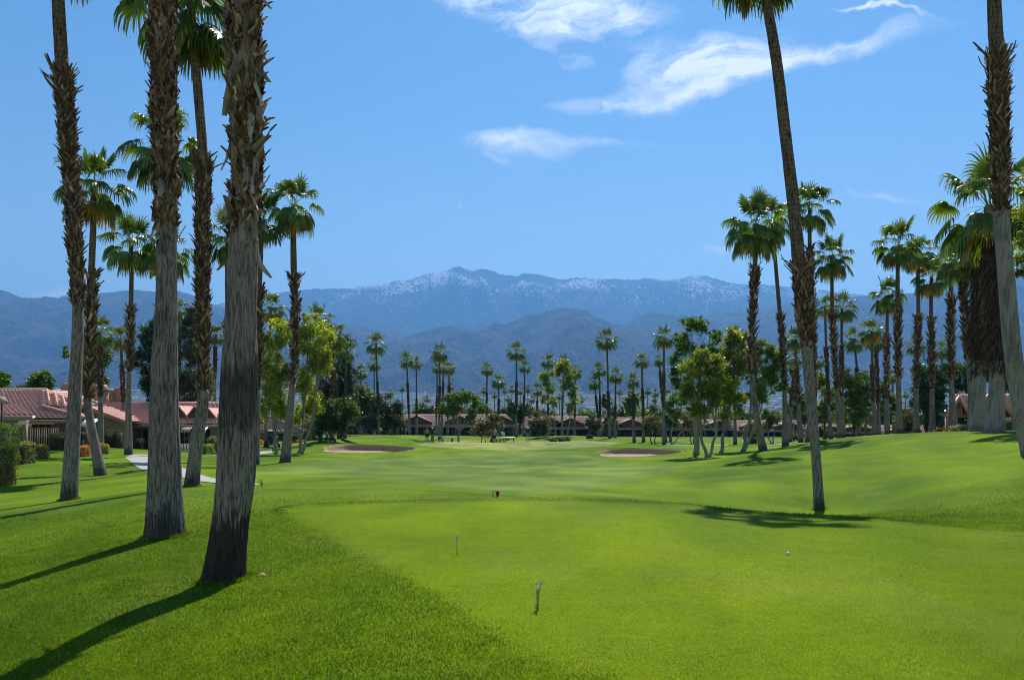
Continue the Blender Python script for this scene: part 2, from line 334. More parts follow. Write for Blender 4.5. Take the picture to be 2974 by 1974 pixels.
PL('shaggy palm right of the yellow-green trees, highest of the dark clump', 92, [(962, 1275), (966, 1120), (968, 1050), (968, 975)], 42, (1200, 1080), None, var=1, group=L)
PL('palm against the dark pines at the left end of the far row', 105, [(1002, 1272), (1003, 1150), (1004, 1080), (1004, 1022)], 34, (1160, 1090), None, var=0, group=L)
PL('dim palm tucked in the dark clump left of the leaning bunker trees', 105, [(984, 1274), (982, 1180), (975, 1100), (966, 1045)], 30, (1200, 1110), None, var=1, group=L)
# centre row
C = 'palms along the far houses'
cr = [('tallest palm of the left pair above the grey olives', 122, (1100, 1262), (1092, 1000), 33, 1110, 0), ('thin palm half behind the tallest palm above the grey olives', 170, (1088, 1258), (1087, 1055), 21, 1150, 1),
      ('short full palm right of the dark pines', 140, (1051, 1268), (1047, 1080), 25, 1180, 2), ('left palm of the leaning pair before the hipped roof end', 140, (1190, 1264), (1181, 1046), 24, 1110, 0),
      ('right palm of the leaning pair, with orange skirt', 145, (1211, 1264), (1209, 1054), 20, 1160, 2), ('tallest palm behind the golfer in yellow', 120, (1277, 1276), (1277, 1026), 29, 1120, 0),
      ('thin palm at the left of the cluster behind the golfer in yellow', 150, (1268, 1266), (1270, 1068), 16, 1150, 1), ('palm with a dark crown tucked right of the tallest in the yellow golfer cluster', 135, (1283, 1270), (1288, 1066), 20, 1110, 1),
      ('right palm of the cluster behind the golfer in yellow, pale fronds', 140, (1300, 1266), (1305, 1070), 21, 1120, 2), ('palm left of centre with a straight grey foot before the gabled roof', 145, (1411, 1266), (1415, 1072), 22, 1140, 0),
      ('short wide palm behind the white flag', 140, (1449, 1266), (1448, 1108), 24, 1160, 0), ('tall palm left of the golfer in blue', 124, (1500, 1271), (1500, 1022), 30, 1110, 0),
      ('slim palm just left of the golfer in blue', 140, (1521, 1269), (1524, 1066), 19, 1150, 0), ('upper palm behind the thin lime-coloured trees', 145, (1592, 1262), (1593, 1050), 23, 1150, 0),
      ('palm rising out of the thin lime-coloured trees', 140, (1632, 1263), (1637, 1050), 22, 1150, 0), ('palm at the right of the thin lime-coloured trees', 140, (1668, 1263), (1671, 1078), 21, 1150, 1),
      ('stubby brown-skirted palm left of the thin lime-coloured trees', 150, (1559, 1256), (1561, 1132), 21, 1165, 2), ('tall palm with a bulged shaft right of the chimneyed roof', 112, (1771, 1271), (1762, 988), 35, 1135, 0),
      ('middle palm of the trio left of the bulged palm', 135, (1746, 1268), (1740, 1074), 24, 1150, 0), ('lowest palm of the trio left of the bulged palm, leaning', 135, (1741, 1268), (1727, 1110), 22, 1150, 1),
      ('palm just right of the bulged palm', 125, (1786, 1275), (1788, 1092), 25, 1180, 0), ('crooked leaning palm above the right bunker mound', 108, (1842, 1286), (1839, 1106), 23, 1145, 0),
      ('slim straight palm right of the crooked leaning palm', 112, (1869, 1285), (1864, 1048), 24, 1130, 0), ('tall palm left of the big pale-trunked trees', 98, (1928, 1293), (1928, 982), 34, 1085, 0),
      ('smaller palm sharing a foot with the tall palm left of the big trees', 118, (1934, 1288), (1914, 1045), 18, 1080, 1), ('palm crown showing over the big pale-trunked trees', 100, (2135, 1290), (2130, 978), 32, 1100, 0)]
for (lb, Y, b, c, r, bt, var) in cr:
    PL(lb, Y, [b, ((b[0] * .7 + c[0] * .3) + random.Random(b[0]).uniform(-1.5, 1.5), b[1] * .68 + c[1] * .32), ((b[0] + 2 * c[0]) / 3, (b[1] + 2 * c[1]) / 3), c], r, (min(1215, bt + 95), bt), None, var=var, group=C)
sm = [(1405, 1134), (1436, 1146), (1467, 1134), (1487, 1130), (1511, 1135), (1533, 1129), (1135, 1140), (1168, 1127), (1067, 1127), (1309, 1122), (1475, 1156), (1800, 1137), (1830, 1134), (1881, 1134), (1903, 1141), (1901, 1160), (1937, 1131), (1964, 1147), (1993, 1156), (1866, 1147), (1706, 1196), (2629, 1146), (2212, 1150), (1690, 1160), (1770, 1165), (1625, 1150), (1240, 1158), (1355, 1165), (1350, 1150), (1120, 1150), (1545, 1160), (1395, 1165), (2045, 1150), (2080, 1155), (2500, 1150), (2545, 1160), (1023, 1130)]
S_TXT = 'small far palm beyond the long row of roofs'
for i, (x, y) in enumerate(sm):
    rr = random.Random(i)
    PL(S_TXT, rr.uniform(260, 330), [(x + rr.uniform(-2, 2), 1236), (x + rr.uniform(-1, 1), 1195 if y < 1180 else 1220), (x, y)], rr.uniform(9, 12.5), None, None, var=i % 3, hi=-1, group='small palms beyond the far houses', tr='palm_brown')
# right group
R = 'palms on the right hill'
rg = [('front-left palm of the right group, wide crown on a shaft bending right to its foot', 50, [(2217, 1307), (2196, 1200), (2184, 1090), (2184, 950), (2192, 800), (2195, 660)], 88, (1090, 780), 0),
      ('palm with long thin neck and short ragged sleeve, right of the front-left palm', 60, [(2281, 1297), (2279, 1150), (2272, 980), (2264, 900), (2252, 760), (2243, 640)], 66, (1130, 920), 1),
      ('tall palm crown directly behind the leaning ringed palm', 56, [(2350, 1284), (2360, 1100), (2360, 900), (2352, 740), (2352, 605)], 74, (1180, 725), 0),
      ('palm with wide drooping crown right of the leaning ringed palm', 62, [(2442, 1272), (2432, 1150), (2422, 1000), (2417, 900), (2416, 752)], 64, (1130, 920), 0),
      ('slim low palm close left under the wide drooping crown', 90, [(2413, 1276), (2406, 1150), (2399, 1000), (2396, 890)], 34, (1180, 1010), 2),
      ('low palm close right under the wide drooping crown', 80, [(2449, 1272), (2444, 1150), (2444, 1050), (2445, 895)], 46, (1150, 1005), 0),
      ('yellow-hemmed round palm in the middle of the right group', 85, [(2540, 1264), (2536, 1150), (2533, 1050), (2532, 962)], 40, (1170, 1062), 2),
      ('palm half hidden behind the yellow-hemmed round palm', 95, [(2552, 1264), (2549, 1130), (2546, 1050), (2544, 985)], 34, (1180, 1000), 1),
      ('thin palm left of the yellow-hemmed round palm', 98, [(2494, 1266), (2492, 1150), (2487, 1050), (2478, 985)], 36, (1150, 1070), 1),
      ('palm with small crown below and left of the high full crown', 72, [(2577, 1264), (2575, 1130), (2576, 1020), (2577, 862)], 52, (1160, 970), 0),
      ('tall palm with high full crown in the middle of the right group', 56, [(2611, 1262), (2610, 1130), (2607, 1000), (2607, 880), (2607, 712)], 68, (1100, 898), 0),
      ('amber-fronded palm touching the right of the high full crown', 62, [(2661, 1260), (2662, 1130), (2664, 1000), (2667, 900), (2665, 740)], 54, (1130, 918), 2),
      ('amber-skirted palm between the house gable and the high full crown', 62, [(2708, 1260), (2707, 1130), (2706, 1000), (2704, 920), (2705, 805)], 54, (1130, 926), 2),
      ('palm in front of the gabled house, silvery glinting crown', 54, [(2770, 1258), (2764, 1130), (2762, 1000), (2762, 870), (2764, 765)], 58, (1110, 865), 0),
      ('small palm crown behind the amber-fronded palm', 112, [(2662, 1262), (2662, 1130), (2661, 1002)], 31, (1180, 1060), 0),
      ('small palm crown behind the amber-skirted palm, left of the gabled house', 118, [(2738, 1262), (2737, 1130), (2736, 1018)], 28, (1180, 1080), 0),
      ('short palm crown low in the middle of the right group', 130, [(2596, 1262), (2594, 1180), (2592, 1092)], 20, None, 1),
      ('short palm low left of the yellow-hemmed palm', 130, [(2514, 1262), (2515, 1180), (2516, 1092)], 20, None, 0),
      ('palm seen just left of the leaning ringed palm foot', 78, [(2326, 1284), (2318, 1150), (2312, 1060), (2310, 985)], 38, (1180, 1070), 0),
      ('low brown palm left of the leaning ringed palm', 90, [(2291, 1284), (2300, 1150), (2306, 1100), (2309, 1040)], 27, (1180, 1090), 2),
      ('low palm showing right of the leaning ringed palm', 88, [(2366, 1280), (2366, 1150), (2367, 1048)], 28, (1180, 1100), 1),
      ('slim ragged-sleeved palm at the left of the three thick trunks', 44, [(2824, 1252), (2820, 1130), (2806, 950), (2797, 820), (2795, 760)], 66, (1050, 800), 0)]
for (lb, Y, p, r, bt, var) in rg:
    PL(lb, Y, p, r, bt, None, var=var, hi=1 if Y < 80 else 0, group=R)
PL('thick fan palm with dark thatch skirt, left of the thickest trunk', 42, [(2838, 1254), (2842, 1150), (2844, 1045), (2846, 900), (2850, 740), (2851, 700)], 78, (1060, 730), [44, 37, 34, 33, 30, 26], var=1, hi=2, kind='fili', wb=[34, 46, 48, 40], group=R, tr='palm_grey')
PL('thickest fan palm, broad pale trunk under a long black thatch skirt', 38, [(2888, 1256), (2894, 1150), (2896, 1045), (2890, 880), (2880, 700), (2874, 600)], 150, (1060, 650), [56, 43, 40, 40, 36, 30], var=0, hi=2, kind='fili', wb=[36, 50, 58, 44], group=R, tr='palm_grey')

# ---------------------------------------------------------------- the ground as a smooth surface through measured points
CP = []
def cp(px, py, Y): CP.append(tuple(wp(px, py, Y)))
for x in (-4.0, -2.5, -1, 1, 3, 5, 6.5):
    for y in (1.0, 4.5, 7, 10, 13): 
        if x > -1.67 + (y - 9.6) * -.5 - .8 and (x < 5 or y < 11.5): CP.append((x, y, 0.0))
CP += [(-3.6, 15.5, -.02), (-1, 16.4, 0), (1.5, 16.4, 0), (3.4, 15.6, 0), (5.6, 13.5, 0), (7.2, 11.3, .03), (0, -8, .1), (-12, -8, -.9), (14, -8, .9), (-30, -8, -1.5), (30, -8, 1.8)]
for a in [(0, 1968, 6.2), (300, 1800, 7.3), (648, 1688, 9.0), (0, 1708, 9.2), (480, 1556, 12), (350, 1974, 5.9), (0, 1600, 12.6), (1100, 1421, 20.5), (755, 1421, 19.5), (1440, 1432, 19), (1800, 1448, 18),
          (1450, 1400, 29), (1300, 1385, 34), (1500, 1370, 41), (1500, 1345, 54), (1450, 1328, 66), (1500, 1307, 79), (1300, 1300, 82), (1700, 1303, 80), (1533, 1285, 93), (1248, 1285, 93), (1500, 1280, 98), (1700, 1281, 98), (1300, 1281, 98),
          (1050, 1322, 72), (1150, 1322, 72), (940, 1318, 72), (1050, 1290, 86), (1150, 1293, 86), (930, 1290, 86), (1220, 1305, 78), (1850, 1333, 65), (1750, 1330, 66), (1960, 1325, 66), (1850, 1300, 78), (1780, 1298, 80), (1950, 1302, 78), (1650, 1325, 68),
          (1000, 1290, 92), (1035, 1289, 90), (1150, 1265, 110), (1000, 1268, 112), (900, 1265, 112), (1100, 1266, 112), (1400, 1271, 118), (1500, 1272, 115), (1600, 1270, 115), (1640, 1263, 118), (1900, 1276, 118), (1960, 1292, 92), (2100, 1292, 92), (2260, 1292, 86),
          (2020, 1317, 58), (2053, 1331, 55), (2155, 1321, 55), (1960, 1350, 46), (2100, 1350, 42), (2000, 1400, 31), (2200, 1400, 28), (2400, 1400, 27), (2600, 1400, 23), (2800, 1400, 20), (2974, 1400, 17.5), (1800, 1400, 31), (1900, 1430, 26),
          (2380, 1482, 22.5), (2200, 1462, 23), (2560, 1482, 18.5), (2974, 1556, 10.6), (2800, 1450, 17), (2700, 1330, 29), (2850, 1330, 26), (2974, 1322, 23), (2500, 1300, 42), (2400, 1300, 45), (2700, 1256, 42), (2550, 1264, 48), (2400, 1276, 52), (2300, 1292, 54), (2890, 1258, 37), (2974, 1255, 34), (3300, 1240, 30),
          (2770, 1262, 58), (2900, 1262, 62), (2300, 1284, 90), (2600, 1276, 90), (2800, 1276, 90), (2974, 1270, 80), (3400, 1260, 70),
          (200, 1452, 21.6), (53, 1412, 30), (30, 1395, 31), (90, 1345, 40), (140, 1330, 45), (250, 1322, 52), (0, 1500, 17), (293, 1382, 36), (556, 1412, 23), (400, 1340, 44), (600, 1325, 56), (620, 1395, 28), (745, 1411, 24.5), (828, 1341, 47), (740, 1350, 46),
          (363, 1329, 47), (444, 1320, 52), (444, 1360, 36), (526, 1357, 36), (800, 1305, 86), (700, 1312, 78), (860, 1290, 92), (950, 1380, 32), (900, 1355, 42), (760, 1372, 34), (1000, 1340, 55), (0, 1330, 50), (500, 1312, 66), (-400, 1420, 30), (-700, 1330, 60), (-500, 1300, 90)]:
    cp(*a)
CP += [(-9.0, 106, -2.55), (-3, 106, -2.55), (-0.5, 106, -2.5)]
for X in (-95, -70, -45, -20, 0, 20, 45, 70, 95, 140, -140): CP.append((X, 185, -1.75)); CP.append((X * 1.3, 245, -2.6))
for X in (-60, 60): CP.append((X, 140, -1.5))
for p in PALMS:
    if p['Y'] < 130: cp(p['path'][0][0], p['path'][0][1], p['Y'])
_C = np.array(CP); _A = np.stack([_C[:, 0] / (_C[:, 1] + 12) * 1.6, np.log(_C[:, 1] + 12)], 1)
def _k(r2): return .5 * r2 * np.log(r2 + 1e-12)
def _solve(lam=2e-3):
    n = len(_A); K = _k(((_A[:, None] - _A[None]) ** 2).sum(-1)) + lam * np.eye(n)
    P = np.hstack([np.ones((n, 1)), _A]); S = np.block([[K, P], [P.T, np.zeros((3, 3))]])
    return np.linalg.solve(S, np.concatenate([_C[:, 2], [0, 0, 0]]))
_w = _solve()
BUNK = [(-14.4, 79.2, 5.1, 4.3, -1.46, -1.36, .38, 0), (11.4, 72.0, 4.2, 3.8, -1.46, -1.40, -.1, .42)]           # cx, cy, rx, ry, sand level at the front and at the back
def bunk_e(x, y, b):
    a = np.arctan2(y - b[1], x - b[0]); w = 1 + .10 * np.sin(2 * a + b[0]) + .07 * np.sin(3 * a + 1.3) + .03 * np.sin(7 * a)
    u = np.clip((x - b[0]) / b[2], -1.2, 1.2); v = (y - b[1]) / b[3]
    sc = np.where(v > 0, 1 - b[6] * (u + .2), 1 - b[7] * (u + .2)); v = v / np.clip(sc, .25, 1.6)
    return np.hypot(u if False else (x - b[0]) / b[2], v) / w
def valley(Y): 
    k = np.clip(Y - 1500, 0, None) / 5500
    return -3 + 350 * k ** 1.5
def G(x, y, smooth=True):
    x = np.atleast_1d(np.asarray(x, float)); y = np.atleast_1d(np.asarray(y, float))
    out = np.empty(x.shape).ravel(); xf = x.ravel(); yf = y.ravel()
    for i in range(0, len(xf), 40000):
        X = xf[i:i + 40000]; Y = np.clip(yf[i:i + 40000], -11, 260)
        a = np.clip(X / (Y + 12), -1.6, 1.6) * 1.6; b = np.log(Y + 12)
        K = _k((a[:, None] - _A[None, :, 0]) ** 2 + (b[:, None] - _A[None, :, 1]) ** 2)
        out[i:i + 40000] = K @ _w[:-3] + _w[-3] + _w[-2] * a + _w[-1] * b
    out = out.reshape(x.shape)
    t = sstep(170, 300, y); out = out * (1 - t) + valley(y) * t
    # the mown tee edge: a low fringe of longer grass, then a second pad
    tp = tee_sd(x, y)
    out = out + .045 * np.exp(-((tp - .10) / .10) ** 2) * (y < 40) * sstep(13.2, 15.2, y + .22 * np.abs(x) * (x > 0))
    if smooth:
        out = out + (y < 300) * (.03 * (fbm(x / 6, y / 6, seed=3) - .5) * sstep(12, 30, y))
    for b in BUNK:
        e = bunk_e(x, y, b); back = sstep(-.35, .35, (y - b[1]) / b[3])
        fl = b[4] + (b[5] - b[4]) * np.clip((y - b[1]) / b[3] * .5 + .5, -.2, 1.2)
        out = out + .20 * np.exp(-((e - 1.08) / .09) ** 2) * back * (e > 1.0) + .20 * np.exp(-(.08 / .09) ** 2) * back * (e <= 1.0)* (e > .8)
        k = sstep(0, .30 - .245 * back, 1 - e); out = np.where(e < 1, out * (1 - k) + np.minimum(out, fl) * k, out)
    return out
TEE = np.array([(.66, 5.1), (.35, 5.44), (0, 6.1), (-.75, 7.63), (-1.67, 9.57), (-4.0, 14.2), (-4.25, 14.9), (-4.0, 15.6), (-2.6, 16.2), (-.3, 16.6), (1.5, 16.6), (3.5, 15.8), (5.96, 13.6), (7.3, 11.4), (8.6, 8), (8, 2), (3, 1), (2, 3)])
def poly_sd(P, x, y):                                 # signed distance, negative inside
    d = np.full(np.shape(x), 1e9); ins = np.zeros(np.shape(x), bool); n = len(P)
    for i in range(n):
        ax, ay = P[i]; bx, by = P[(i + 1) % n]; ex, ey = bx - ax, by - ay
        t = np.clip(((x - ax) * ex + (y - ay) * ey) / (ex * ex + ey * ey), 0, 1)
        d = np.minimum(d, np.hypot(x - ax - t * ex, y - ay - t * ey))
        c = ((ay > y) != (by > y)) & (x < (bx - ax) * (y - ay) / (by - ay + 1e-12) + ax); ins ^= c
    return np.where(ins, -d, d)
def tee_sd(x, y):
    r = np.full(np.shape(x), 9.0); m = (y < 22) & (y > -2) & (np.abs(x) < 14)
    if m.any(): r[m] = poly_sd(TEE, np.asarray(x)[m], np.asarray(y)[m])
    return r
def gz(x, y): return float(G([x], [y])[0])
def onground(px, py, Y): X = (px - CX) / F * Y; return np.array([X, Y, gz(X, Y)])

def build_ground():
    R = np.concatenate([np.geomspace(3, 14, 60, endpoint=False), np.geomspace(14, 135, 640, endpoint=False), np.geomspace(135, 400, 130, endpoint=False), np.geomspace(400, 9500, 90)])
    u = np.concatenate([np.linspace(-3.2, -.78, 34, endpoint=False), np.linspace(-.78, .78, 600, endpoint=False), np.linspace(.78, 3.2, 35)])
    RR, UU = np.meshgrid(R, u, indexing='ij'); X = RR * UU; Y = RR - 12
    Z = G(X, Y)
    for b in BUNK:
        e = bunk_e(X, Y, b); Z = Z - .5 * (1 - sstep(.95, .99, e))
    far = Y > 420; Z = Z + far * (fbm(X / 300, Y / 300, seed=5) - .5) * 6
    yy = np.maximum(Y, .5); px = CX + X / yy * F; py = HY - (Z - ZC) / yy * F; py = np.where(Y < 1, 3000, py)
    rough = np.array([.096, .166, .001]); tee = np.array([.118, .188, .001]); fair = np.array([.112, .172, .026]); green = np.array([.20, .235, .066])
    fwp = [(700, 1372), (830, 1352), (960, 1336), (1100, 1330), (1250, 1324), (1330, 1318), (1450, 1313), (1650, 1313), (1720, 1326), (1760, 1342), (1900, 1352), (1990, 1352), (1900, 1378), (1820, 1402), (1720, 1425), (1560, 1436), (1440, 1430), (1300, 1412), (1150, 1395), (1000, 1384), (850, 1378)]
    grp = [(1200, 1290), (1240, 1284), (1350, 1279), (1500, 1278), (1700, 1279), (1800, 1285), (1770, 1294), (1660, 1303), (1490, 1308), (1350, 1303), (1250, 1296)]
    C = np.broadcast_to(rough, X.shape + (3,)).copy()
    m = (Y > 18) & (Y < 120) & (px > 300) & (px < 2400)
    def paint(poly, c, soft, mm):
        d = poly_sd(poly, px[mm] + 22 * (fbm(X[mm] / 3, Y[mm] / 3, seed=8) - .5), py[mm]); k = (1 - sstep(-soft, soft, d))[:, None]; C[mm] = C[mm] * (1 - k) + c * k
    paint(fwp, fair, 7, m); paint(grp, green, 1.2, m & (Y > 60))
    sd = tee_sd(X, Y) + .16 * (fbm(X * 2.5, Y * 2.5, seed=21) - .5)
    k = (1 - sstep(-.16, .20, sd))[..., None] * (Y < 20)[..., None]; C = C * (1 - k) + tee * k
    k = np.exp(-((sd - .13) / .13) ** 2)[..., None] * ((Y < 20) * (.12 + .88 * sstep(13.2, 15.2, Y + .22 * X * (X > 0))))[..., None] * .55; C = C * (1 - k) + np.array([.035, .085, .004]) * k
    # soft mowing swathes and arcs on the rough and the hill
    sw = np.sin((X * .9 - Y * .35 + 1.2 * fbm(X / 4, Y / 4, seed=71)) * 2.1); C = C * (1 + .055 * (np.sign(sw) * np.abs(sw) ** .4)[..., None] * (Y < 60)[..., None])
    cool = sstep(.55, .72, fbm(X / 2.6, Y / 4.5, seed=73))[..., None] * .38; C = C * (1 - cool) + (C * np.array([.84, .94, 1.0]) + np.array([0, 0, .012])) * cool
    # second mown line beyond the tee
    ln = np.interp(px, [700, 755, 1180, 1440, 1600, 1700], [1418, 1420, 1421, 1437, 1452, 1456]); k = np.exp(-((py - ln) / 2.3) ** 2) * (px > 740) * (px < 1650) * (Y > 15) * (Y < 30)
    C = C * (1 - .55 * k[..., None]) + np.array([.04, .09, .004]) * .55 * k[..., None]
    # yellower and bluer patches of turf, mowing swathes
    q = fbm(X / 5, Y / 9, seed=31)[..., None]; C = C * (1 + (q - .5) * np.array([1.3, .95, .9]))
    q = fbm(X / 1.4, Y / 2.8, seed=33)[..., None]; C = C * (1 + (q - .5) * np.array([.95, .7, .4]))
    q = np.sin((X * .35 + Y) * 1.1)[..., None] * .04 * (Y > 20)[..., None]; C = C * (1 + q)
    dv = sstep(.80, .86, vnoise(X * 2.2, Y * 2.2, seed=91))[..., None] * (vnoise(X * .7, Y * .7, seed=92) > .55)[..., None] * (Y < 40)[..., None] * .12; C = C * (1 - dv) + np.array([.07, .085, .02]) * dv
    dry = sstep(.56, .7, fbm(X / .9, Y / 1.6, seed=41))[..., None] * .25; C = C * (1 - dry) + np.array([.17, .21, .035]) * dry
    # ground past the houses: desert suburb, dark tree green and tan
    t = sstep(150, 200, Y)[..., None]; d = np.array([.075, .085, .05]); f2 = sstep(2500, 7500, Y)[..., None]
    vv = (fbm(X / 60, Y / 60, seed=51))[..., None]; C = C * (1 - t) + t * (d * (1 - f2) + np.array([.075, .075, .06]) * f2) * (.6 + .8 * vv)
    V = np.stack([X, Y, Z], -1).reshape(-1, 3)
    me = make_mesh('lawn', V, [gridf(len(R), len(u))[:, ::1]], M['lawn'], C.reshape(-1, 3), smooth=True)
    o = link('lawn', me); tag(o, kind='structure', label='rolling green golf course lawn and the valley floor beyond')
build_ground()

def build_bunkers():
    lb = ['kidney-shaped sand bunker with dark back wall, left of the green', 'sand bunker with pale floor below the mound right of the green']
    for b, l in zip(BUNK, lb):
        e = np.linspace(0, 1.005, 60) ** .7; a = np.linspace(0, 2 * math.pi, 140, endpoint=False)
        E, A = np.meshgrid(e, a, indexing='ij'); w = 1 + .10 * np.sin(2 * A + b[0]) + .07 * np.sin(3 * A + 1.3)
        # iterate so the parametric radius agrees with the elliptical metric
        x = b[0] + E * w * b[2] * np.cos(A); y = b[1] + E * w * b[3] * np.sin(A)
        for _ in range(3):
            k = E / np.maximum(bunk_e(x, y, b), 1e-4); k[0] = 1; x = b[0] + (x - b[0]) * k; y = b[1] + (y - b[1]) * k
        z = G(x, y) + .012 + .035 * np.sin(x * 9 + 2 * np.sin(y)) * (E < .8) * .5 + (fbm(x * 2, y * 2, seed=2) - .5) * .1 * (E < .95)
        me = make_mesh('sand_bunker', np.stack([x, y, z], -1).reshape(-1, 3), [gridf(60, 140, True)[:, ::-1]], M['sand'], smooth=True)
        tag(link('sand_bunker', me), l, 'sand bunker', 'sand bunkers around the green')
build_bunkers()
def ground_sheet(name, pts, mat, label, lift=.022, kind='structure', n=26, cat=None):
    """pts: two rows of world XY (left edge, right edge) -> draped strip"""
    A = np.array(pts[0], float); B = np.array(pts[1], float)
    def rs(P, k):
        s = np.concatenate([[0], np.cumsum(np.linalg.norm(np.diff(P, axis=0), axis=1))]); t = np.linspace(0, s[-1], k)
        return np.stack([np.interp(t, s, P[:, i]) for i in range(2)], 1)
    n *= 3; A = rs(A, n); B = rs(B, n); m = 7
    m = 15; T = np.linspace(0, 1, m)[None, :, None]; P = A[:, None] * (1 - T) + B[:, None] * T
    Z = G(P[..., 0], P[..., 1]) + lift; V = np.concatenate([P, Z[..., None]], -1).reshape(-1, 3)
    o = link(name, make_mesh(name, V, [gridf(n, m)], mat, smooth=True));
    tag(o, label, cat, None, kind); return o
def w2(px, py, Y): p = wp(px, py, Y); return (p[0], p[1])
ground_sheet('cart_path', ([w2(363, 1330, 47), w2(400, 1345, 40), w2(444, 1360, 35.5), w2(510, 1378, 31), w2(576, 1395, 27.5), w2(640, 1405, 25.6), w2(748, 1412, 24.6)],
                           [w2(385, 1322, 52), w2(444, 1320, 52), w2(500, 1342, 41), w2(546, 1364, 34.5), w2(585, 1376, 31), w2(640, 1388, 28.2), w2(752, 1404, 25.6)]), M['concrete'], 'curving pale concrete cart path between the palms on the left', n=60)
ground_sheet('cart_path', ([w2(596, 1327, 60), w2(700, 1322, 66), w2(790, 1314, 76)], [w2(596, 1322, 64), w2(700, 1316, 71), w2(790, 1308, 83)]), M['concrete'], 'far stretch of concrete path leading to the golf cart', n=40)
ground_sheet('cart_path', ([w2(1930, 1296, 88), w2(2020, 1296, 88), w2(2115, 1296, 88)], [w2(1930, 1291, 93), w2(2020, 1291, 93), w2(2115, 1291, 93)]), M['concrete'], 'bright strip of path behind the big pale-trunked trees', n=40)
ground_sheet('cart_path', ([w2(2226, 1294, 84), w2(2320, 1293, 84)], [w2(2226, 1289, 89), w2(2320, 1288, 89)]), M['concrete'], 'bright strip of path behind the front-left palm of the right group', n=30)
ground_sheet('waste_sand', ([w2(1535, 1279, 99.5), w2(1620, 1279, 99.5), w2(1712, 1279, 99.5)], [w2(1535, 1273, 103), w2(1620, 1272, 103), w2(1712, 1274, 103)]), M['sand'], 'narrow strip of bare sand behind the green', n=30)

# ---------------------------------------------------------------- mountains
def mat_rock(name, c1, c2, snow=0.0, zs=(1550, 2450), sc=.004):
    m, t = newmat(name)
    g = t.n('ShaderNodeNewGeometry'); p = g.outputs['Position']
    n = t.noise(p, sc, 8, .62); c = t.mix(t.ramp(n, .35, .65), tuple(c1), tuple(c2))
    n2 = t.noise(p, sc * 9, 5, .7); k = t.ramp(n2, .3, .7, .55, 1.4, 'LINEAR'); c = t.mix(1.0, c, t.n('ShaderNodeCombineColor', {0: k, 1: k, 2: k}).outputs[0], 'MULTIPLY')
    if snow:
        z = t.n('ShaderNodeSeparateXYZ', {0: p}).outputs[2]
        alt = t.ramp(z, zs[0], zs[1], 0, 1, 'LINEAR')
        st = t.n('ShaderNodeMapping', {'Vector': p, 'Scale': (1, .3, .3)}).outputs[0]
        f = t.noise(st, .027, 6, .8); reg = t.ramp(t.noise(p, .0011, 4, .6), .38, .62)
        cut = t.math('SUBTRACT', .655, t.math('ADD', t.math('MULTIPLY', t.math('MULTIPLY', alt, reg), .19), t.math('MULTIPLY', alt, .035)))
        s = t.ramp(t.math('SUBTRACT', f, cut), -.01, .035, 0, snow)
        c = t.mix(s, c, (.72, .75, .80))
    h = t.math('ADD', t.noise(p, sc * 3, 8, .65), t.math('MULTIPLY', n2, .25))
    bu = t.n('ShaderNodeBump', {'Height': h, 'Strength': 1.0, 'Distance': 170.0})
    b = t.n('ShaderNodeBsdfPrincipled', {'Base Color': c, 'Roughness': .95, 'Specular IOR Level': .05, 'Normal': bu.outputs[0]})
    t.n('ShaderNodeOutputMaterial', {0: b.outputs[0]}); return m
RK = mat_rock('desert_rock', (.135, .112, .105), (.05, .047, .05))
RKS = mat_rock('snowy_rock', (.085, .085, .08), (.05, .055, .05), snow=1.0)
def ridged(x, y, seed, oct=6):
    r = 0; a = 1; s = 0; f = 1
    for i in range(oct):
        r = r + a * (1 - np.abs(2 * vnoise(x * f, y * f, None, seed + i * 11) - 1)); s += a; a *= .5; f *= 2.1
    return r / s
def mountain(name, prof, D0, D, Db, mat, label, seed, amp=.35, jag=3.0, fx=5.0, step=2.6, pw=1.15, x0=None, x1=None):
    P = np.array(prof, float); xs = np.arange(P[0, 0] if x0 is None else x0, (P[-1, 0] if x1 is None else x1), step)
    py = np.interp(xs, P[:, 0], P[:, 1]); py = py + jag * (fbm(xs / 9, xs * 0 + seed, seed=seed, oct=3, gain=.6) - .5) * 2
    u = (xs - CX) / F; H = (HY - py) / F * D + ZC
    nt = 170; t = np.linspace(0, 1, nt); tb = np.linspace(1, 0, 30)[1:]
    T = np.concatenate([t, tb])[:, None]; Yd = np.concatenate([D0 + (D - D0) * t, D + (Db - D) * (1 - tb)])[:, None]
    X = u[None, :] * Yd; Y = np.broadcast_to(Yd, X.shape)
    wx = X + 500 * (fbm(X / 1500, Y / 1500, seed=seed + 1) - .5)
    rd = ridged(wx / (D / fx), Y / (D / fx * 2.4), seed + 5)
    base = valley(np.array(D0)) - 60
    sh = T ** pw
    # spurs run down from the crest; they vanish at the crest so the skyline keeps its measured line
    Z = base + (H[None] - base) * (sh + amp * (rd - .72) * np.sin(math.pi * np.clip(T, 0, 1)) ** .8 * 1.25)
    Z = Z + 18 * (fbm(X / 120, Y / 120, seed=seed + 9, oct=4) - .5) * (T < .995)
    Z = np.minimum(Z, (ZC + (H[None] - ZC) / D * Y) - (1 - T) * 12)
    me = make_mesh(name, np.stack([X, Y, Z], -1).reshape(-1, 3), [gridf(X.shape[0], X.shape[1])], mat, smooth=True)
    o = link(name, me); tag(o, label, None, None, 'structure'); return o
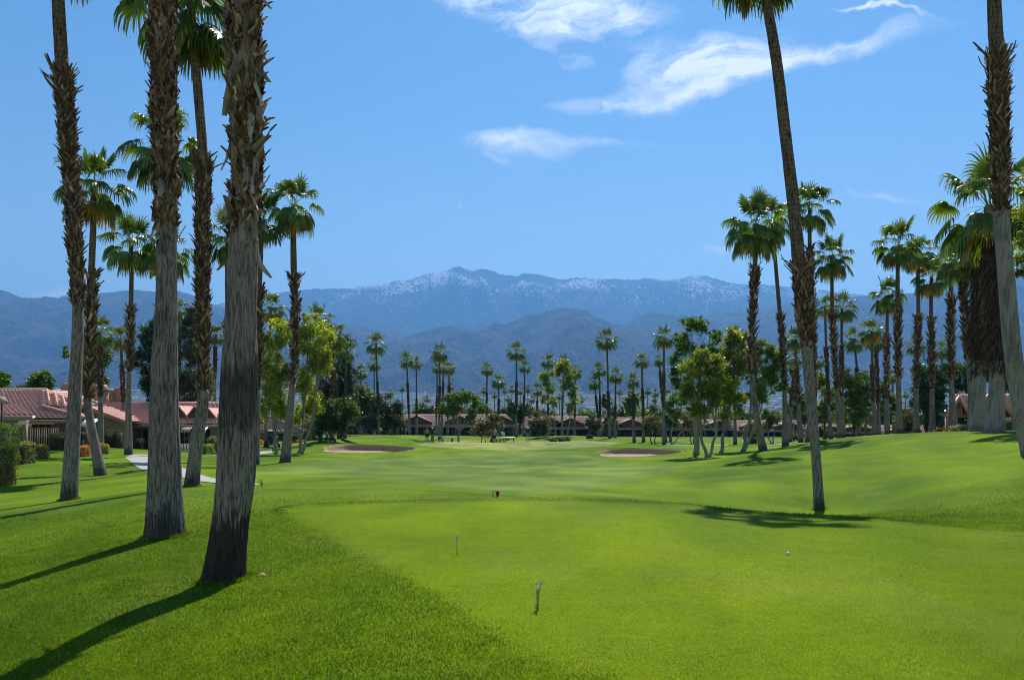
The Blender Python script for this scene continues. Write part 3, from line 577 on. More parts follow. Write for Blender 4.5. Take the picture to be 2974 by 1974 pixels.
mountain('snow_mountain', [(-200, 960), (300, 930), (560, 900), (616, 886), (660, 877), (740, 860), (868, 843), (912, 838), (969, 838), (1017, 838), (1054, 829), (1071, 831), (1122, 823), (1155, 814), (1172, 816), (1206, 806), (1257, 790), (1284, 790), (1308, 779), (1335, 773), (1355, 782), (1372, 787), (1396, 778), (1426, 786), (1463, 799), (1504, 802), (1521, 794), (1565, 797), (1591, 803), (1625, 812), (1683, 806), (1750, 809), (1838, 813), (1879, 807), (1940, 813), (1981, 806), (2028, 800), (2055, 802), (2103, 816), (2143, 825), (2218, 825), (2299, 834), (2450, 850), (2700, 880), (3100, 900)],
         9500, 14000, 17500, RKS, 'long snow-dusted mountain ridge on the skyline', 4, amp=.42, jag=3.2, fx=9)
mountain('desert_hills', [(-900, 800), (-400, 815), (0, 840), (20, 847), (61, 865), (112, 865), (129, 860), (149, 862), (169, 865), (186, 859), (271, 852), (328, 848), (369, 843), (399, 842), (450, 848), (515, 844), (555, 855), (582, 867), (616, 886), (680, 905), (760, 918), (850, 930), (930, 938), (1003, 943), (1037, 945), (1138, 963), (1240, 990), (1400, 1020), (1500, 1060)],
         5200, 9500, 12500, RK, 'brown desert mountains on the left', 13, amp=.6, jag=2.0, fx=9)
mountain('desert_hills', [(700, 1130), (850, 1075), (950, 1035), (1023, 1007), (1138, 990), (1189, 973), (1240, 960), (1267, 951), (1304, 946), (1335, 953), (1375, 962), (1402, 950), (1419, 945), (1436, 935), (1453, 943), (1477, 940), (1528, 916), (1561, 914), (1595, 902), (1639, 893), (1683, 898), (1706, 902), (1723, 916), (1757, 930), (1781, 941), (1805, 945), (1838, 947), (1880, 955), (1957, 962), (2060, 975), (2200, 990), (2400, 1010), (2700, 1040)],
         4600, 7800, 10500, RK, 'lower brown foothills in the centre with a rounded summit', 29, amp=.6, jag=2.0, fx=10)
mountain('desert_hills', [(1500, 1040), (1700, 985), (1800, 950), (1855, 919), (1883, 906), (1916, 909), (1957, 914), (2015, 919), (2075, 911), (2126, 907), (2177, 909), (2204, 902), (2245, 892), (2310, 877), (2445, 859), (2479, 862), (2496, 859), (2529, 860), (2580, 856), (2631, 852), (2665, 850), (2700, 830), (2749, 808), (2783, 805), (2870, 800), (2953, 795), (3100, 790), (3500, 770), (3900, 780)],
         5200, 9000, 12500, RK, 'blue-shaded desert mountains on the right behind the palms', 41, amp=.6, jag=2.2, fx=9)

# ---------------------------------------------------------------- palm builder
def frond(rng, az, el, Lp, Lb, nseg, curl, c, dead=0.0):
    """one fan frond: petiole + radiating folded segments; returns V, quads, colours"""
    d = np.array([math.cos(az) * math.cos(el), math.sin(az) * math.cos(el), math.sin(el)])
    side = np.array([-math.sin(az), math.cos(az), 0.0])
    g = np.array([0, 0, -1.0])
    P = [np.array([math.cos(az) * .1, math.sin(az) * .1, 0])]; dd = d.copy(); ns = 5
    for i in range(ns):
        P.append(P[-1] + dd * Lp / ns); dd = dd + g * curl * (.10 + .045 * i) * math.cos(el); dd /= np.linalg.norm(dd)
    P = np.array(P); V = []; Fq = []; Cc = []; n = 0
    pc = np.array(c) * (1.5, 1.35, 1.6)
    for i, p in enumerate(P):
        w = .028 - .014 * i / ns
        V += [p - side * w, p + side * w]; Cc += [pc, pc]
        if i: Fq.append((n - 2, n - 1, n + 1, n))
        n += 2
    o = P[-1]; f = dd; up = np.cross(side, f); up = up if up[2] > 0 or abs(el) > 1.2 else -up
    if up[2] < 0: up = -up
    span = rad(rng.uniform(98, 118)); roll = rng.uniform(-.35, .35)
    s2 = side * math.cos(roll) + up * math.sin(roll); u2 = np.cross(s2, f); u2 *= 1 if u2 @ up > 0 else -1
    dr = (.55 + .9 * rng.random()) * (1 + dead) * (.25 if el > 1.1 else 1)
    for j in range(nseg):
        a = -span + 2 * span * (j + .5) / nseg
        L = Lb * (1.0 - .30 * (abs(a) / span) ** 1.5) * rng.uniform(.9, 1.06)
        dj = f * math.cos(a) + s2 * math.sin(a) * .96 + u2 * (.22 * math.cos(a) if not dead else 0)   # the fan cups around its rib
        dj = dj / np.linalg.norm(dj); wd = np.cross(u2, dj); wd /= np.linalg.norm(wd)
        fold = (1 if j % 2 else -1) * .018
        ts = (.03, .35, .62, .84, 1.0); ws = (.014, .042, .028, .016, .005); cj = np.array(c) * rng.uniform(.75, 1.25)
        # tips hang
        hang = dr * rng.uniform(.5, 1.3); pos = o.copy(); last = .0; cur = dj.copy()
        for k, (t, w) in enumerate(zip(ts, ws)):
            step = (t - last) * L; last = t; pos = pos + cur * step
            if t > .3: cur = cur + g * hang * (.35 if t < .5 else 1.3 if t < .7 else 2.6); cur /= np.linalg.norm(cur)
            w *= Lb * 1.0
            V += [pos - wd * w + u2 * fold * (k > 0) * (k < 4), pos + wd * w - u2 * fold * (k > 0) * (k < 4)]
            tc = cj * (1.0 if t < .8 else 1.15) + (np.array([.05, .035, .004]) * (t ** 3) * (.5 + dead)); Cc += [tc, tc]
            if k: Fq.append((n - 2, n - 1, n + 1, n))
            n += 2
    return V, Fq, Cc
def crown_mesh(name, seed, nf, nseg, style):
    rng = random.Random(seed); V = []; Q = []; Cc = []; off = 0; ga = 2.39996
    for i in range(nf):
        q = (i + .5) / nf                              # 0 youngest (upright) .. 1 oldest (hanging)
        el = rad({0: 88 - 132 * q ** .9, 1: 86 - 150 * q ** .8, 2: 88 - 140 * q ** .9}[style] + rng.uniform(-11, 11)); az = i * ga + rng.uniform(-.25, .25)
        Lp = (.85 + .25 * math.sin(math.pi * min(1, q * 1.1)) + .25 * rng.random()) * (.75 if q < .08 else 1); Lb = 1.08 * rng.uniform(.88, 1.08) * (.9 if q < .1 else 1)
        dead = 0.0
        green = np.array(GREEN) * rng.uniform(.75, 1.45) * np.array([1, 1, 1]); young = np.array([.075, .125, .014]); yel = np.array([.28, .19, .02]); brn = np.array([.16, .10, .045])
        c = green + (young - green) * max(0, 1 - q * 5)
        lim = {0: .86, 1: .90, 2: .70}[style]
        if q > lim: k = min(1, (q - lim) / .12 + rng.uniform(-.2, .3)); c = c * (1 - max(0, k)) + (yel if rng.random() < (.75 if style == 2 else .5) else brn) * max(0, k); dead = .5 * max(0, k)
        if style == 1 and q > .6: el -= .15
        v, f, cc = frond(rng, az, el, Lp, Lb, nseg, 1.0 + q, c, dead)
        V += v; Q += [[a + off for a in x] for x in f]; Cc += cc; off += len(v)
    V = np.array(V); sc = 1.0 / np.percentile(np.hypot(V[:, 0], V[:, 1]), 97); V *= sc
    return make_mesh(name, V, [np.array(Q)], M['frond'], np.array(Cc))
CROWN = {}
for st in (0, 1, 2):
    CROWN[('hi', st)] = [crown_mesh('palm_crown', 100 + st * 10 + k, 28, 26, st) for k in range(3)]
    CROWN[('lo', st)] = [crown_mesh('palm_crown', 200 + st * 10 + k, 30, 18, st) for k in range(3)]
def catmull(P, n):
    P = np.asarray(P, float); m = len(P); T = np.linspace(0, m - 1, n); i = np.clip(T.astype(int), 0, m - 2); f = (T - i)[:, None]
    g = lambda k: P[np.clip(k, 0, m - 1)]
    p0, p1, p2, p3 = g(i - 1), g(i), g(i + 1), g(i + 2)
    return .5 * ((2 * p1) + (-p0 + p2) * f + (2 * p0 - 5 * p1 + 4 * p2 - p3) * f ** 2 + (-p0 + 3 * p1 - 3 * p2 + p3) * f ** 3)
def trunk_mesh(name, P, Rr, nseg, mat, seed, groove=0.0, ring=0.0, lump=.03):
    a = np.arange(nseg) / nseg * 2 * math.pi
    T = np.gradient(P, axis=0); T /= np.linalg.norm(T, axis=1)[:, None]
    A = np.cross(T, [0, 1., 0]); A /= np.linalg.norm(A, axis=1)[:, None]; B = np.cross(T, A)
    s = np.concatenate([[0], np.cumsum(np.linalg.norm(np.diff(P, axis=0), axis=1))])[:, None]
    ca, sa = np.cos(a)[None], np.sin(a)[None]
    k = 1 + lump * 2 * (fbm(ca * 1.5 + seed, sa * 1.5 + 0 * s, s * .9, seed=seed, oct=3) - .5)
    if groove: k = k - groove * np.abs(2 * vnoise(ca * 10 + 0 * s, sa * 10 + 0 * s, s * 1.3, seed=seed + 3) - 1) ** .7 - groove * .8 * (fbm(ca * 16 + 0 * s, sa * 16 + 0 * s, s * 2.0, seed=seed + 5) - .5)
    if ring: k = k + ring * (((s * 9 + vnoise(ca * 2, sa * 2, s, seed=seed)) % 1) - .5)
    Rv = Rr[:, None] * k
    V = P[:, None] + Rv[..., None] * (A[:, None] * ca[..., None] + B[:, None] * sa[..., None])
    n = len(P); V = np.vstack([V.reshape(-1, 3), P[-1:]]); tp = n * nseg
    cap = np.array([(tp, tp - nseg + i, tp - nseg + (i + 1) % nseg) for i in range(nseg)])
    return make_mesh(name, V, [gridf(n, nseg, True), cap], mat, smooth=True)
def straps(P, Rr, count, seed, L=(.22, .42), w=.055, out=.5, droop=.35, thatch=False, rows=5, pale=0.0, down=0.0):
    """old leaf bases: V-section straps around the path, tips up and out, some curled or hanging"""
    rng = np.random.RandomState(seed); n = count; s = np.concatenate([[0], np.cumsum(np.linalg.norm(np.diff(P, axis=0), axis=1))])
    h = np.sort(rng.rand(n)) * s[-1]; az = np.arange(n) * 2.39996 + rng.uniform(-.4, .4, n)
    C0 = np.stack([np.interp(h, s, P[:, i]) for i in range(3)], 1); r0 = np.interp(h, s, Rr)
    o = np.stack([np.cos(az), np.sin(az), 0 * az], 1); tg = np.stack([-np.sin(az), np.cos(az), 0 * az], 1); k = np.array([[0, 0, 1.]])
    LL = rng.uniform(L[0], L[1], n) * rng.choice([.6, 1, 1, 1.35], n); lean = rng.uniform(-.9, .9, n); up_ = np.where(rng.rand(n) < down, -1.0, 1.0)[:, None]; lean = np.where(up_[:, 0] < 0, lean * .35, lean); cur = (k * (up_ if not thatch else -1) + o * (out * rng.uniform(.35, 1.3, n))[:, None] + tg * lean[:, None]); cur /= np.linalg.norm(cur, axis=1)[:, None]
    pos = C0 + o * (r0 * .78)[:, None]; hang = (rng.rand(n) < droop) * rng.uniform(.3, 1.1, n) * (0 if thatch else 1); cur2 = rng.uniform(-.45, .55, n)
    V = []; ws = np.array(([1.0, 1.1, .95, .85, .7, .5] if not thatch else [1, 1, .9, .6, .4, .2])[:rows + 1]) * w
    tw = rng.uniform(-1.1, 1.1, n)
    for j in range(rows + 1):
        wd = tg * np.cos(tw * j / 2)[:, None] + o * np.sin(tw * j / 2)[:, None]
        sz = ws[j] * (.7 + .6 * ((az * 7.13) % 1))[:, None] if True else ws[j]
        nrm = np.cross(wd, cur); V.append(np.stack([pos - wd * sz, pos + nrm * sz * .7 * np.sign((nrm * o).sum(1) + 1e-3)[:, None], pos + wd * sz], 1))
        pos = pos + cur * (LL / rows)[:, None]
        cur = cur + (o * cur2[:, None] * .35) - k * (hang * .55 * j / rows)[:, None]; cur /= np.linalg.norm(cur, axis=1)[:, None]
    V = np.stack(V, 1)                                 # n, rows+1, 3, 3
    m = (rows + 1) * 3; base = (np.arange(n) * m)[:, None]
    loc = np.array([(r * 3 + c, r * 3 + c + 1, r * 3 + 3 + c + 1, r * 3 + 3 + c) for r in range(rows) for c in range(2)])
    Q = (base[:, :, None] + loc[None]).reshape(-1, 4)
    t = rng.rand(n, 1); dk = rng.uniform(.35, 1.3, (n, 1)) * (1 + .8 * (rng.rand(n, 1) < .12)); c = (np.array([[.13, .066, .040]]) * (1 - t) + np.array([[.36, .25, .195]]) * t) * dk * .8
    if pale: c = c * (1 - pale) + pale * np.array([[.36, .33, .30]]) * rng.uniform(.5, 1.15, (n, 1))
    if thatch: c = (np.array([[.045, .03, .022]]) * (1 - t) + np.array([[.11, .08, .055]]) * t)
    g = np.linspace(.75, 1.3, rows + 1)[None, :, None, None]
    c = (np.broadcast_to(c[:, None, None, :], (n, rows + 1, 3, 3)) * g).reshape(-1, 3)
    return V.reshape(-1, 3), Q, c
def build_palm(i, p):
    Y = p['Y']; pts = p['path']; n = len(pts)
    W3 = []
    for k, (x, y) in enumerate(pts):
        yy = Y + p['dY'] * (k / (n - 1)); W3.append(wp(x, y, yy))
    W3 = np.array(W3); b = W3[0].copy(); zg = gz(b[0], b[1]); W3[0, 2] = zg - .06
    root = empty('palm_tree', (b[0], b[1], zg), p['label'], 'palm tree', p['group']); base = np.array([b[0], b[1], zg])
    W3 = W3 - base
    rng = random.Random(i * 7 + 1); m2 = Y / F / 2
    if p['w']: rr = np.array(p['w'], float) * m2
    else:
        hh = (W3[:, 2] - W3[0, 2]) / (W3[-1, 2] - W3[0, 2]); rr = np.interp(hh, [0, .06, .3, .6, 1], np.array([.27, .20, .165, .15, .125]) * (1 if Y < 200 else 1.15))
    hi = p['hi']; np_ = {3: 420, 2: 150, 1: 60, 0: 22, -1: 8}[hi]; P = catmull(W3, np_); Rr = catmull(rr[:, None], np_)[:, 0]
    if hi >= 1:                                        # rooted flare
        hgt = P[:, 2] - P[0, 2]; Rr = Rr * (1 + .10 * np.exp(-hgt / .25))
    seg = {3: 120, 2: 40, 1: 18, 0: 9, -1: 5}[hi]
    # lower trunk is weathered grey, the neck above the sleeve brown and ringed
    bt = p['boots']
    zz = lambda py: ZC + (HY - py) / F * Y - zg
    if bt:
        z0, z1 = zz(bt[0]), zz(bt[1]); lo = P[:, 2] <= z0 + .25; up = P[:, 2] >= z1 - .25
        for msk, mt, gr, rg_ in ((lo, 'palm_grey', .10 if hi == 3 else .03, 0), (up, p['tr'], 0, .05 if hi >= 1 else 0)):
            if msk.sum() < 2: continue
            Pm = P[msk]; Rm = Rr[msk]
            if len(P) < 40:                            # short sampled paths: run each piece into the sleeve
                q_ = np.linspace(0, len(P) - 1, 90); Pd = np.stack([np.interp(q_, np.arange(len(P)), P[:, k]) for k in range(3)], 1); Rd = np.interp(q_, np.arange(len(P)), Rr)
                mk = (Pd[:, 2] <= z0 + .3) if msk is lo else (Pd[:, 2] >= z1 - .3); Pm = Pd[mk][::4]; Rm = Rd[mk][::4]
                if not (msk is lo): Pm = Pd[mk][::-4][::-1]; Rm = Rd[mk][::-4][::-1]
                else: Pm = np.vstack([Pm, Pd[mk][-1:]]); Rm = np.append(Rm, Rd[mk][-1])
            if len(Pm) > 1:
                me = trunk_mesh('trunk', Pm, Rm, seg, M[mt if mt != 'palm_grey' else 'palm_charred' if i == 2 else 'palm_smooth' if (i == 5 or p['kind'] == 'fili') else mt], i, (gr if M and not (i == 5 or p['kind'] == 'fili') else .0), rg_, lump=.05 if hi == 3 else .03); o = link('trunk' if mt == 'palm_grey' and msk is lo else 'neck', me, root)
        md = (P[:, 2] > z0 - .1) & (P[:, 2] < z1 + .1)
        if md.sum() < 2: md = np.zeros(len(P), bool); j = int(np.argmin(abs(P[:, 2] - z0))); md[max(0, j - 1):j + 2] = True
        if len(P) < 40:
            q_ = np.linspace(0, len(P) - 1, 200); Pd = np.stack([np.interp(q_, np.arange(len(P)), P[:, k]) for k in range(3)], 1); Pb = Pd[(Pd[:, 2] > z0 - .15) & (Pd[:, 2] < z1 + .15)]
        else: Pb = P[md]
        nb = max(len(Pb), {3: 160, 2: 60, 1: 24, 0: 8}.get(hi, 6)); tt = np.linspace(0, len(Pb) - 1, nb); Pb = np.stack([np.interp(tt, np.arange(len(Pb)), Pb[:, k]) for k in range(3)], 1)
        wb = p['wb']; q = np.linspace(0, 1, len(Pb))
        Rb = np.interp(q, np.linspace(0, 1, 4), np.array(wb, float) * m2 * .86) if wb else np.interp(q, [0, .08, .5, .92, 1], np.array([.15, .20, .215, .235, .20]))
        H = Pb[-1, 2] - Pb[0, 2]
        s_ = np.linspace(0, H, len(Pb))
        core = Rb * (.80 if hi >= 1 else 1.0) * (1 + (.22 if hi == 0 else .08) * (fbm(s_ * 3, s_ * 0 + i, seed=i, oct=3) - .5) * 2)
        a = np.arange(max(8, seg // 2)) / max(8, seg // 2) * 2 * math.pi; ns = len(a)
        V = Pb[:, None] + core[:, None, None] * np.stack([np.cos(a), np.sin(a), 0 * a], 1)[None] * (1 + (.3 if hi < 1 else .12) * (np.random.RandomState(i).rand(len(Pb), ns, 1) - .5))
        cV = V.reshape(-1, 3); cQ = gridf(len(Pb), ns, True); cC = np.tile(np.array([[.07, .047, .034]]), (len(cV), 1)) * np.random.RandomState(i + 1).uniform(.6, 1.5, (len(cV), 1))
        fili = p['kind'] == 'fili'
        if hi >= 1 or Y < 100:
            dens = {3: 420, 2: 150, 1: 36, 0: 14}[hi]; cnt = int(H * dens * (1.6 if fili else 1)) + 6
            kw = dict(L=(.13, .25), w=.032, out=.13, droop=.1, down=.15) if hi == 3 else dict(L=(.14, .28), w=.036, out=.36, droop=.1)
            if hi <= 1: kw = dict(L=(.25, .42), w=.06, out=.55, droop=.05, rows=3)
            if fili: kw = dict(L=(.4, .8), w=.035, out=.22, droop=0, thatch=True, rows=3)
            v, qd, c = straps(Pb, Rb, cnt, i + 50, **kw)
            if hi == 3:                                # long peeled strips hanging off the sleeve
                parts_ = [straps(Pb, Rb * 1.06, int(H * 34), i + 90, L=(.16, .32), w=.036, out=.14, droop=.1, pale=.3, down=.6)]
                lo_ = Pb[:, 2] < Pb[0, 2] + (2.2 if i == 2 else .9); parts_.append(straps(Pb[lo_], Rb[lo_] * 1.05, 46 if i == 2 else 16, i + 95, L=(.28, .48), w=.044, out=.12, droop=0, pale=.75, down=1.0))
                v2 = np.vstack([p_[0] for p_ in parts_]); q2 = np.vstack([parts_[0][1], parts_[1][1] + len(parts_[0][0])]); c2 = np.vstack([p_[2] for p_ in parts_])
                q2 = q2 + len(v); v = np.vstack([v, v2]); qd = np.vstack([qd, q2]); c = np.vstack([c, c2])
            if hi in (1, 2) and not fili:              # a collar of longer stubs at the sleeve's top
                k = max(4, int(.12 * len(Pb))); v2, q2, c2 = straps(Pb[-k:], Rb[-k:], 26, i + 91, L=(.3, .5), w=.045, out=.9, droop=0, rows=kw.get('rows', 5)); q2 = q2 + len(v); v = np.vstack([v, v2]); qd = np.vstack([qd, q2]); c = np.vstack([c, c2])
            V = np.vstack([cV, v]); Q = np.vstack([cQ, qd + len(cV)]); Cc = np.vstack([cC, c])
        else: V, Q, Cc = cV, cQ, cC
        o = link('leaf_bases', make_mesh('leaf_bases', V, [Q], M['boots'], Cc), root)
    else:
        link('trunk', trunk_mesh('trunk', P, Rr, seg, M['palm_brown'], i), root)
    top = P[-1]; rw = p['r'] / F * Y; key = 'hi' if hi >= 1 else 'lo'
    cm = CROWN[(key, p['var'])][i % 3]; o = link('crown', cm, root, top)
    T = P[-1] - P[-3 if len(P) > 3 else 0]; T = Vector(T).normalized(); T = (T + Vector((0, 0, 1.2))).normalized()
    o.rotation_euler = (T.to_track_quat('Z', 'Y').to_matrix() @ Matrix.Rotation(rng.uniform(0, 6.28), 3, 'Z')).to_euler(); s = rw * 1.02
    o.scale = (s, s, s * rng.uniform(1.02, 1.18))
    return root
for i, p in enumerate(PALMS): build_palm(i, p)

# ---------------------------------------------------------------- broadleaf trees
def tree(label, cat, base, Y, lobes, col, limbs=None, leaf=.14, dens=1.0, bark='bark', tw=.16, group=None, name='tree', seed=1, droop=0.0, dep=1.0, trunks=None, flat=1.0):
    """lobes: (px, py, rx, ry) in photo pixels at distance Y"""
    rng = np.random.RandomState(seed); pr = random.Random(seed)
    B = onground(base[0], base[1], Y); root = empty(name, B, label, cat, group)
    k = Y / F; L = []
    for (px, py, rx, ry) in lobes:
        c = wp(px, py, Y) - B; c[1] += rng.uniform(-.6, .6) * rx * k * dep; bg_ = 1.24 if leaf < .125 else 1.2; L.append((c, rx * k * bg_, ry * k * bg_))
    V = []; Cc = []; nt = 0
    for (c, rx, ry) in L:
        # clumps inside each lobe, leaves inside each clump: gaps stay open between clumps
        vol = rx * rx * ry; ncl = 16; lf = leaf * (1 + max(0, Y - 70) / 110)
        cc = rng.normal(size=(ncl, 3)); cc /= np.linalg.norm(cc, axis=1)[:, None]; cc *= (rng.rand(ncl, 1) ** .45); cc = c + cc * np.array([rx, rx * dep, ry]) * .9
        cr_ = rng.uniform(.26, .62, ncl) * (rx * rx * ry) ** (1 / 3); sh = rng.uniform(.5, 1.55, ncl)
        for j in range(ncl):
            m = int(.60 * dens * 12.57 * cr_[j] ** 2 / (.38 * lf * lf) + 10); m = min(m, 900)
            q = rng.normal(size=(m, 3)); q /= np.linalg.norm(q, axis=1)[:, None]; q = cc[j] + q * np.abs(rng.normal(0, .62, (m, 1))) * cr_[j] * np.array([1, 1, .8 * flat])
            if droop: q[:, 2] -= rng.rand(m) * droop * cr_[j] * 2
            s = lf * rng.uniform(.6, 1.3, (m, 1)); a = rng.normal(size=(m, 3)); a /= np.linalg.norm(a, axis=1)[:, None]; a[:, 2] -= .35 + droop; a /= np.linalg.norm(a, axis=1)[:, None]
            b2 = np.cross(a, rng.normal(size=(m, 3))); b2 /= np.linalg.norm(b2, axis=1)[:, None] + 1e-9
            V.append(np.stack([q - a * s * .6, q + b2 * s * .32, q + a * s * .6, q - b2 * s * .32], 1).reshape(-1, 3))
            base_c = np.array(col) * sh[j] * 1.3; cv = base_c[None] * rng.uniform(.5, 1.75, (m, 1)) * np.array([[1, 1, 1]]); Cc.append(np.repeat(cv, 4, axis=0))
    V = np.vstack(V); Cc = np.vstack(Cc); Q = np.arange(len(V)).reshape(-1, 4)
    link('foliage', make_mesh('foliage', V, [Q], M['leaf'], Cc), root)
    mb = MB(); tr = trunks or [(0, 0, 1.0)]
    for (dx, lean, s) in tr:
        st = np.array([dx * k, rng.uniform(-.3, .3) if dx else 0, -.1]); order = sorted(L, key=lambda l: l[0][2]); lowest = min(l[0][2] - l[2] for l in L)
        fork = st + np.array([lean * k, 0, max(.5, lowest * .7)]) ; n = 7; t = np.linspace(0, 1, n)[:, None]
        P = st * (1 - t) + fork * t + np.array([0.08, 0.04, 0]) * np.sin(t * 6.28) * (1 if s > .5 else .5); mb.tube(P, np.interp(t[:, 0], [0, .12, 1], [tw * 1.35, tw, tw * .72]) * s, 10)
        for li, (c, rx, ry) in enumerate(L):
            if len(tr) > 1 and li % len(tr) != tr.index((dx, lean, s)): continue
            md = fork * .45 + c * .55 + rng.uniform(-.25, .25, 3) * rx; tt = np.linspace(0, 1, 7)[:, None]
            Pq = (1 - tt) ** 2 * fork + 2 * tt * (1 - tt) * md + tt ** 2 * (c + np.array([0, 0, ry * .3])); mb.tube(Pq, np.linspace(tw * .42, tw * .08, 7) * s, 7)
            for _ in range(4):
                e = c + rng.uniform(-.8, .8, 3) * np.array([rx, rx, ry]); j = rng.randint(2, 6); Ps = np.stack([Pq[j], (Pq[j] + e) / 2 + rng.uniform(-.1, .1, 3) * rx, e]); mb.tube(Ps, [tw * .16 * s, tw * .09 * s, tw * .03 * s], 5)
    mb.build('trunk', M[bark], root, smooth=True)
    return root
LIME = (.17, .215, .018); MIDG = (.055, .105, .018); DARK = (.022, .048, .016); GREY = (.075, .088, .055); GREYD = (.05, .065, .04)
tree('yellow-green leafy tree right beside the nearest trunk', 'tree', (800, 1300), 72, [(790, 1010, 34, 60), (815, 960, 28, 40), (775, 1080, 30, 50), (820, 1085, 26, 55), (795, 1150, 34, 45), (760, 1190, 18, 40), (825, 1190, 20, 35)], LIME, seed=11, leaf=.15, tw=.17, droop=.3, group='yellow-green trees on the left')
tree('yellow-green tree with bare diverging limbs, right of the flared-base palm', 'tree', (868, 1300), 74, [(900, 945, 34, 34), (935, 985, 28, 40), (880, 1010, 28, 42), (925, 1060, 32, 45), (890, 1110, 28, 45), (915, 1170, 26, 32), (875, 1190, 20, 30), (945, 1030, 22, 34)], LIME, seed=12, leaf=.15, tw=.17, droop=.3, group='yellow-green trees on the left', trunks=[(0, 10, 1), (8, 25, .8)])
tree('low lime shrub-tree left of the first bunker trees', 'tree', (865, 1290), 95, [(855, 1215, 16, 24), (870, 1195, 12, 18)], LIME, seed=13, leaf=.16, tw=.08)
tree('tall feathery grey-green tree behind the slim palm sleeve', 'tree', (550, 1300), 82, [(556, 905, 20, 34), (545, 970, 32, 48), (560, 1040, 40, 50), (535, 1110, 36, 48), (575, 1150, 40, 50), (545, 1190, 40, 36), (600, 1100, 26, 40)], GREYD, seed=14, leaf=.15, bark='bark_dark', tw=.22)
tree('dark dense tree left of the grooved grey trunk, behind the roof', 'tree', (440, 1300), 86, [(425, 990, 26, 44), (455, 1010, 30, 50), (410, 1050, 20, 40), (440, 1080, 30, 42), (455, 1150, 26, 42), (425, 1120, 16, 30), (450, 940, 14, 20)], DARK, seed=15, leaf=.18, bark='bark', tw=.2)
tree('bushy dark green tree wrapped around the orange-shafted palm', 'tree', (270, 1290), 84, [(262, 1000, 26, 40), (245, 1060, 30, 46), (290, 1050, 26, 50), (270, 1110, 36, 36), (190, 1025, 9, 18), (308, 1110, 12, 18)], MIDG, seed=16, leaf=.17, tw=.16)
tree('round leafy treetop above the left tiled ridge', 'tree', (122, 1290), 95, [(105, 1110, 20, 24), (132, 1105, 24, 26), (120, 1125, 30, 18), (145, 1115, 14, 20)], MIDG, seed=17, leaf=.2, tw=.14)
tree('treetop cut by the left edge above the tiled ridge', 'tree', (0, 1290), 95, [(0, 1105, 20, 26), (18, 1112, 12, 20), (-14, 1120, 22, 30)], MIDG, seed=18, leaf=.2, tw=.14)
tree('low hedge-like tree row behind the left tiled ridge', 'tree', (58, 1290), 100, [(45, 1132, 26, 13), (70, 1130, 22, 14), (90, 1134, 14, 12)], GREYD, seed=19, leaf=.2, tw=.1)
tree('dark shaggy pine clump left of the far row of palms', 'tree', (965, 1280), 108, [(960, 1060, 40, 60), (990, 1000, 26, 34), (945, 1130, 44, 60), (1000, 1120, 32, 60), (970, 1190, 60, 40), (1010, 1060, 22, 40), (925, 1170, 26, 40)], (.028, .04, .022), seed=20, leaf=.22, bark='bark_dark', tw=.3)
tree('brushy green tree low behind the pine clump', 'tree', (1060, 1270), 125, [(1035, 1140, 26, 28), (1065, 1155, 24, 24), (1050, 1180, 30, 20)], (.05, .07, .03), seed=21, leaf=.22, tw=.12)
tree('dark green low tree with several trunks behind the left bunker', 'tree', (948, 1288), 90, [(935, 1180, 26, 26), (962, 1175, 24, 24), (950, 1215, 34, 28), (975, 1225, 22, 30), (930, 1235, 20, 24)], (.045, .085, .018), seed=22, leaf=.15, bark='bark_dark', tw=.13, droop=.3, trunks=[(-4, 3, 1), (12, -6, .8), (24, -4, 1.1)])
def leaning_tree():
    B = onground(1033, 1289, 89.5); r = tree('dark tree on a trunk leaning hard left behind the left bunker', 'tree', (1033, 1289), 89.5, [(1000, 1175, 22, 22), (1012, 1205, 24, 26), (995, 1235, 18, 24), (1025, 1185, 20, 16)], (.05, .09, .018), seed=23, leaf=.15, bark='bark_dark', tw=.16, droop=.3, trunks=[(0, -42, 1.2)])
leaning_tree()
OL = 'grey-green olive trees by the far houses'
